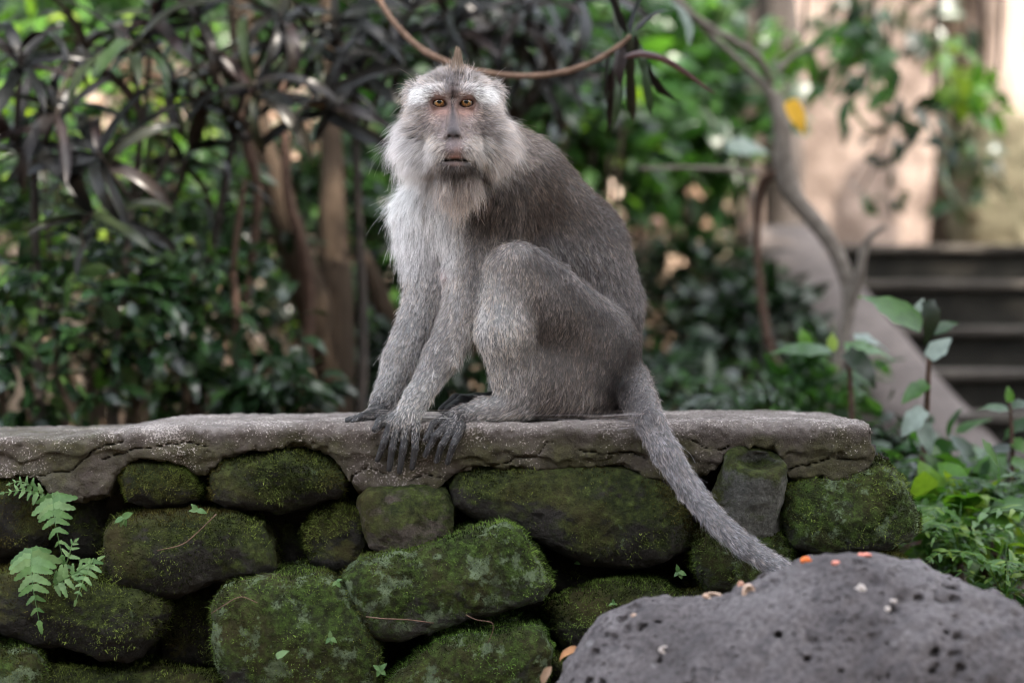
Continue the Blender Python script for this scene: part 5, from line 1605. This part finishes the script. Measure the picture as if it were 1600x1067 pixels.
def frond(parent, pts, width, mat, npair, shapes, r, name='frond', face=(0, -1, .35), per=True):
    """One frond: a rachis with a pinna on each side per step, as pinna sub-parts (or one blade)."""
    s = spline(np.array(pts), 4 * npair)
    base = np.array(parent.location)
    V, F = tube(s, np.linspace(.0011, .0004, len(s)), 5)
    ra = new_obj(name, mesh(name, V - base, F), parent, TWIGR if not per else FERN)
    P, D, U, S = [], [], [], []
    t = norm(np.gradient(s, axis=0))
    for k in range(npair):
        i = 4 * k + 2 if 4 * k + 2 < len(s) else len(s) - 1
        u = (k + .5) / npair
        w = width * (1 - u) ** .75 * min(1, .55 + 2.5 * u)
        sd_ = norm(np.cross(t[i], np.array(face, float)))
        for sg in (-1, 1):
            P.append(s[i]); D.append(sd_ * sg + t[i] * (.35 + .5 * u) + r.normal(0, .08, 3)); U.append(np.array(face) + r.normal(0, .18, 3)); S.append(max(w, .004) * r.uniform(.88, 1.1))
    P.append(s[-2]); D.append(t[-1]); U.append(np.array(face, float)); S.append(width * .4)
    P, D, U, S = map(np.array, (P, D, U, S))
    R = frames(D, U)
    if per:
        mes = []
        for v, f in shapes:
            m_ = mesh('pinna', v, f); m_.materials.append(mat); mes.append(m_)
        for i in range(len(P)):
            o = bpy.data.objects.new('pinna', mes[i % len(mes)])
            o.matrix_basis = Matrix.Translation([float(x) for x in P[i] - base]) @ Matrix([list(R[i][k]) for k in range(3)]).to_4x4() @ Matrix.Diagonal((S[i], S[i], S[i], 1))
            COL.objects.link(o); o.parent = ra
    else:
        ra.data.materials.clear(); ra.data.materials.append(mat)
        k = len(shapes); Vs = [V - base]; Fs = list(F); off_ = len(V)
        for i in range(len(P)):
            v, f = shapes[i % k]
            Vs.append((R[i] @ v.T).T * S[i] + P[i] - base); Fs += [tuple(int(x) + off_ for x in q) for q in f]; off_ += len(v)
        ra.data = mesh(name, np.concatenate(Vs), Fs); ra.data.materials.append(mat)
    return ra


def fern(label, c, nf, mat, ln, seed, group=None):
    r = np.random.default_rng(seed)
    b = W(c[0], c[1] + 30, c[2])
    o = empty('fern', tuple(b), label, 'fern', group)
    for k in range(nf):
        a = 2 * math.pi * k / nf + r.uniform(-.3, .3)
        h = np.array((math.cos(a), math.sin(a) * .8, 0))
        L = ln * r.uniform(.75, 1.2); el = r.uniform(.6, 1.3)
        p1 = b + h * L * .4 * math.cos(el) + np.array((0, 0, L * .5 * math.sin(el)))
        p2 = b + h * L * .85 * math.cos(el * .7) + np.array((0, 0, L * .62 * math.sin(el)))
        frond(o, [b, p1, p2, p2 + h * L * .25 - np.array((0, 0, L * .12))], L * .34, mat, 9, TUFTP, r, face=(h[0] * .3, h[1] * .3 - .2, 1), per=False)
    if True:
        b2 = float(ground_at(b[0], b[1]))
        V, F = tube(np.array([b, (b + np.array((b[0], b[1], b2))) / 2 + .004, np.array((b[0], b[1], b2 - .02))]), np.array((.006, .008, .009)), 7)
        new_obj('rootstock', mesh('rootstock', V - b, F), o, BARK)
    return o


# ================================================================== SMALL THINGS
def build_small():
    r = np.random.default_rng(21)
    # ferns that root in the joints of the wall
    def wf(label, fr):
        b = W(*fr[0][0][0])
        o = empty('wall_fern', tuple(b), label, 'fern')
        for pts, wd, npair in fr:
            frond(o, [W(*p) for p in pts], wd * 1.1, FERN, npair + 1, PINNA, r)
    wf('fern hanging from the joint beside the end-most mossy stones, two lobed fronds', [([(82, 770, -.02), (84, 790, -.04), (87, 820, -.055), (98, 872, -.06)], .038, 7), ([(50, 855, -.05), (49, 880, -.075), (52, 920, -.09), (62, 974, -.095)], .044, 8)])
    wf('fern with spreading pale fronds between two mossy boulders of the wall', [([(84, 915, -.06), (100, 905, -.08), (125, 890, -.09), (156, 872, -.09)], .026, 6), ([(146, 872, -.06), (138, 890, -.085), (128, 912, -.095), (118, 940, -.095)], .024, 6), ([(100, 890, -.05), (108, 868, -.07), (112, 852, -.07), (118, 845, -.07)], .018, 4)])
    wf('small fern tucked under the coping end above the hanging fern', [([(70, 772, .0), (50, 768, -.02), (28, 766, -.03), (4, 770, -.03)], .02, 6), ([(60, 770, .0), (46, 758, -.02), (30, 752, -.025), (14, 756, -.025)], .016, 5)])
    # seedlings on the stones
    SD = [('pair of tiny pale leaves in the joint above the broad flat stone', (192, 808, -.04), [(-1, .6), (-.3, 1), (.8, -.4), (.3, .8)], 20), ('tiny seedling on the top corner of the broad flat stone', (308, 797, -.05), [(-1, 0), (.9, .1), (-.5, -.6)], 16),
          ('three-leaved seedling on the face of the round green stone', (516, 996, -.125), [(-.7, .8), (.8, .4), (0, -1), (.3, .9)], 15), ('four-leaflet clover-like sprout between the lowest stones', (594, 1046, -.12), [(-.8, -.6), (.6, -.8), (.7, .6), (-.5, .8)], 17),
          ('single pale leaf stuck on the round green stone', (432, 1026, -.13), [(.8, -.5)], 24), ('tiny sprout where the slanted stone meets the round one', (526, 908, -.09), [(-.7, .7), (.7, -.5), (.5, .8)], 12),
          ('pair of round leaves in the dark gap under the wide stone', (910, 877, .03), [(-1, .2), (1, -.2)], 16), ('tiny bright sprout on the dim stone behind the boulder', (958, 942, -.05), [(-.8, .3), (.8, .2), (0, -1)], 9), ('small sprout in the joint below the tail', (1060, 893, -.02), [(-.8, .8), (.6, 1), (-.2, -.8), (.8, .2)], 14)]
    for lab, (x, y, Y), ds, sz in SD:
        b = W(x, y, Y)
        o = empty('seedling', tuple(b), lab, 'seedling')
        root_ = b + np.array((.001, .02, -.004))
        V, F = tube(np.array([root_, (b + root_) / 2 + np.array((0, 0, -.002)), b]), np.array((.0009, .0008, .0007)), 5)
        new_obj('stem', mesh('stem', V - b, F), o, FERN)
        D = np.array([(dx, r.uniform(-.35, -.1), -dy) for dx, dy in ds])
        leaf_objs(o, [HEARTS[0], HEARTS[2]], FERN, np.repeat(b[None], len(ds), 0), frames(D, np.array((0, -1, .5)) + r.normal(0, .15, (len(ds), 3))), np.array([sz * sc(Y) * r.uniform(.8, 1.1) for _ in ds]))
    # dry rootlets lying over the stones
    for lab, pts, R_ in (('dry tan rootlet across the corner of the broad flat stone', [(246, 860, -.056), (285, 850, -.062), (310, 830, -.062), (338, 803, -.05)], .0008), ('curved dry rootlet over the shoulder of the round green stone', [(330, 958, -.108), (350, 945, -.118), (376, 932, -.112), (402, 941, -.118)], .0007),
                         ('thin dry stalk along the slanted stone', [(572, 963, -.11), (600, 966, -.118), (640, 968, -.12), (678, 973, -.12)], .0008), ('thin rootlet hanging from the slanted stone', [(728, 960, -.118), (745, 968, -.122), (768, 972, -.122), (770, 985, -.115), (762, 1005, -.10)], .0006)):
        b = W(*pts[0])
        s = spline(np.array([W(*p) for p in pts]), 16)
        V, F = tube(s, np.full(len(s), R_), 5)
        o = new_obj('rootlet', mesh('rootlet', V - b, F), None, TWIG)
        o.location = b; tag(o, lab, 'rootlet')
    # fallen leaves wedged between boulder and wall
    DL = mat_leaf('leaf_rust', [(0, (.30, .11, .04)), (1, (.42, .22, .10))], .2, .6, .3)
    for lab, (x, y, Y), d, s_ in (('rust brown curled leaf wedged between boulder and wall', (905, 1012, -.24), (-1, -.2, -.25), .036), ('pale tan fallen leaf at the boulder\'s foot', (862, 1040, -.27), (-.6, -.2, -.8), .035)):
        v, f = leaf_shape('ovate', 9, 1.3, .6, .36, .5, int(x))
        o = new_obj('fallen_leaf', mesh('fallen_leaf', v, f), None, DL if 'rust' in lab else DRY)
        Rm = frames(np.array([d]), np.array([(0, -.7, .7)]))[0]
        o.matrix_world = Matrix.Translation([float(q) for q in W(x, y, Y)]) @ Matrix([list(k) for k in Rm]).to_4x4() @ Matrix.Diagonal((s_, s_, s_, 1))
        tag(o, lab, 'leaf')
    # food scraps on the boulder
    def scrap(label, px, py, size, colA, colB, flat=.5, hollow=False, seed=0, rough=.5):
        c = on_surface(BV, px, py).astype(float)
        sz = np.array(size) * sc(c[1])

        def fn(P):
            q = P - c.astype(np.float32)
            d = (np.sqrt(((q / sz) ** 2).sum(-1)) - 1) * sz.min()
            d = d + .28 * sz.min() * vnoise(P, .8 / sz.min(), seed)
            if hollow:
                q2 = q - np.array((0, -sz[1] * .7, sz[2] * .15))
                d = smax(d, -(np.sqrt(((q2 / (sz * np.array((.62, .9, .62)))) ** 2).sum(-1)) - 1) * sz.min() * .6, .0015)
            return d
        v, q = vdb_mesh(fn, c - sz * 1.5, c + sz * 1.5, sz.min() / 6, 18, 3.0, sz.min())
        o = new_obj('food_scrap', mesh('food_scrap', v - c, q), None, mat_plain('scrap_' + str(seed), colA, colB, 150, rough, .4, .3, (1, 1, 1), .001))
        o.location = c; tag(o, label, 'scrap')
    O1, O2 = (.62, .12, .02), (.75, .20, .04); P1, P2 = (.60, .17, .13), (.72, .30, .22); T1, T2 = (.34, .2, .13), (.62, .47, .36); W1, W2 = (.40, .34, .31), (.6, .54, .5)
    scrap('bright orange fruit scrap on top of the boulder', 1261, 870, (9, 7, 6), O1, O2, seed=1, rough=.35)
    scrap('flat pink fruit peel on the boulder crest', 1348, 862, (13, 8, 3.5), P1, P2, seed=2)
    scrap('tiny pink crumb beside the orange scrap', 1303, 874, (6, 5, 4), P1, P2, seed=3)
    scrap('curled tan peel at the boulder shoulder', 1114, 926, (15, 9, 5.5), T1, T2, hollow=True, seed=4)
    scrap('hollow tan nut shell standing on the boulder', 1168, 921, (11, 8, 12), T1, T2, hollow=True, seed=5)
    scrap('thin brown flake next to the nut shell', 1156, 903, (6, 5, 7), (.3, .14, .09), (.5, .27, .18), seed=6)
    scrap('white fruit crumb on the boulder face below the pink peel', 1342, 916, (9, 3, 8), W1, W2, seed=7)
    scrap('round white crumb stuck low on the boulder face', 1390, 949, (5, 2.5, 5), W1, W2, seed=8)
    scrap('faint white smear-like crumb above the round one', 1398, 934, (6, 2.5, 3.5), W1, W2, seed=9)
    scrap('small pale ring-shaped shell low on the boulder', 1034, 1012, (8, 5, 7), W1, W2, hollow=True, seed=10)
    scrap('tan seed husk on the boulder\'s low shoulder', 990, 956, (5, 4, 4), T1, T2, seed=11)
    # pale stone past the boulder's shoulder
    c = W(1625, 985, -.1)
    v, q = slab(np.array((c[0] - .07, c[1] - .07, -.03)), c + np.array((.09, .07, .022)), .035, .012, .008, 9)
    o = new_obj('pale_rock', mesh('pale_rock', v - c, q), None, mat_plain('pale_rock', (.3, .28, .27), (.5, .48, .46), 20)); o.location = c
    tag(o, 'whitish upright rock beyond the boulder shoulder', 'rock')



MONKEY = build_monkey()
WALL = build_wall()
BV, BQ = build_boulder()
build_setting()
build_stairs()
build_temple()
build_canopy()
build_sky_block_trees()
build_background()
build_small()
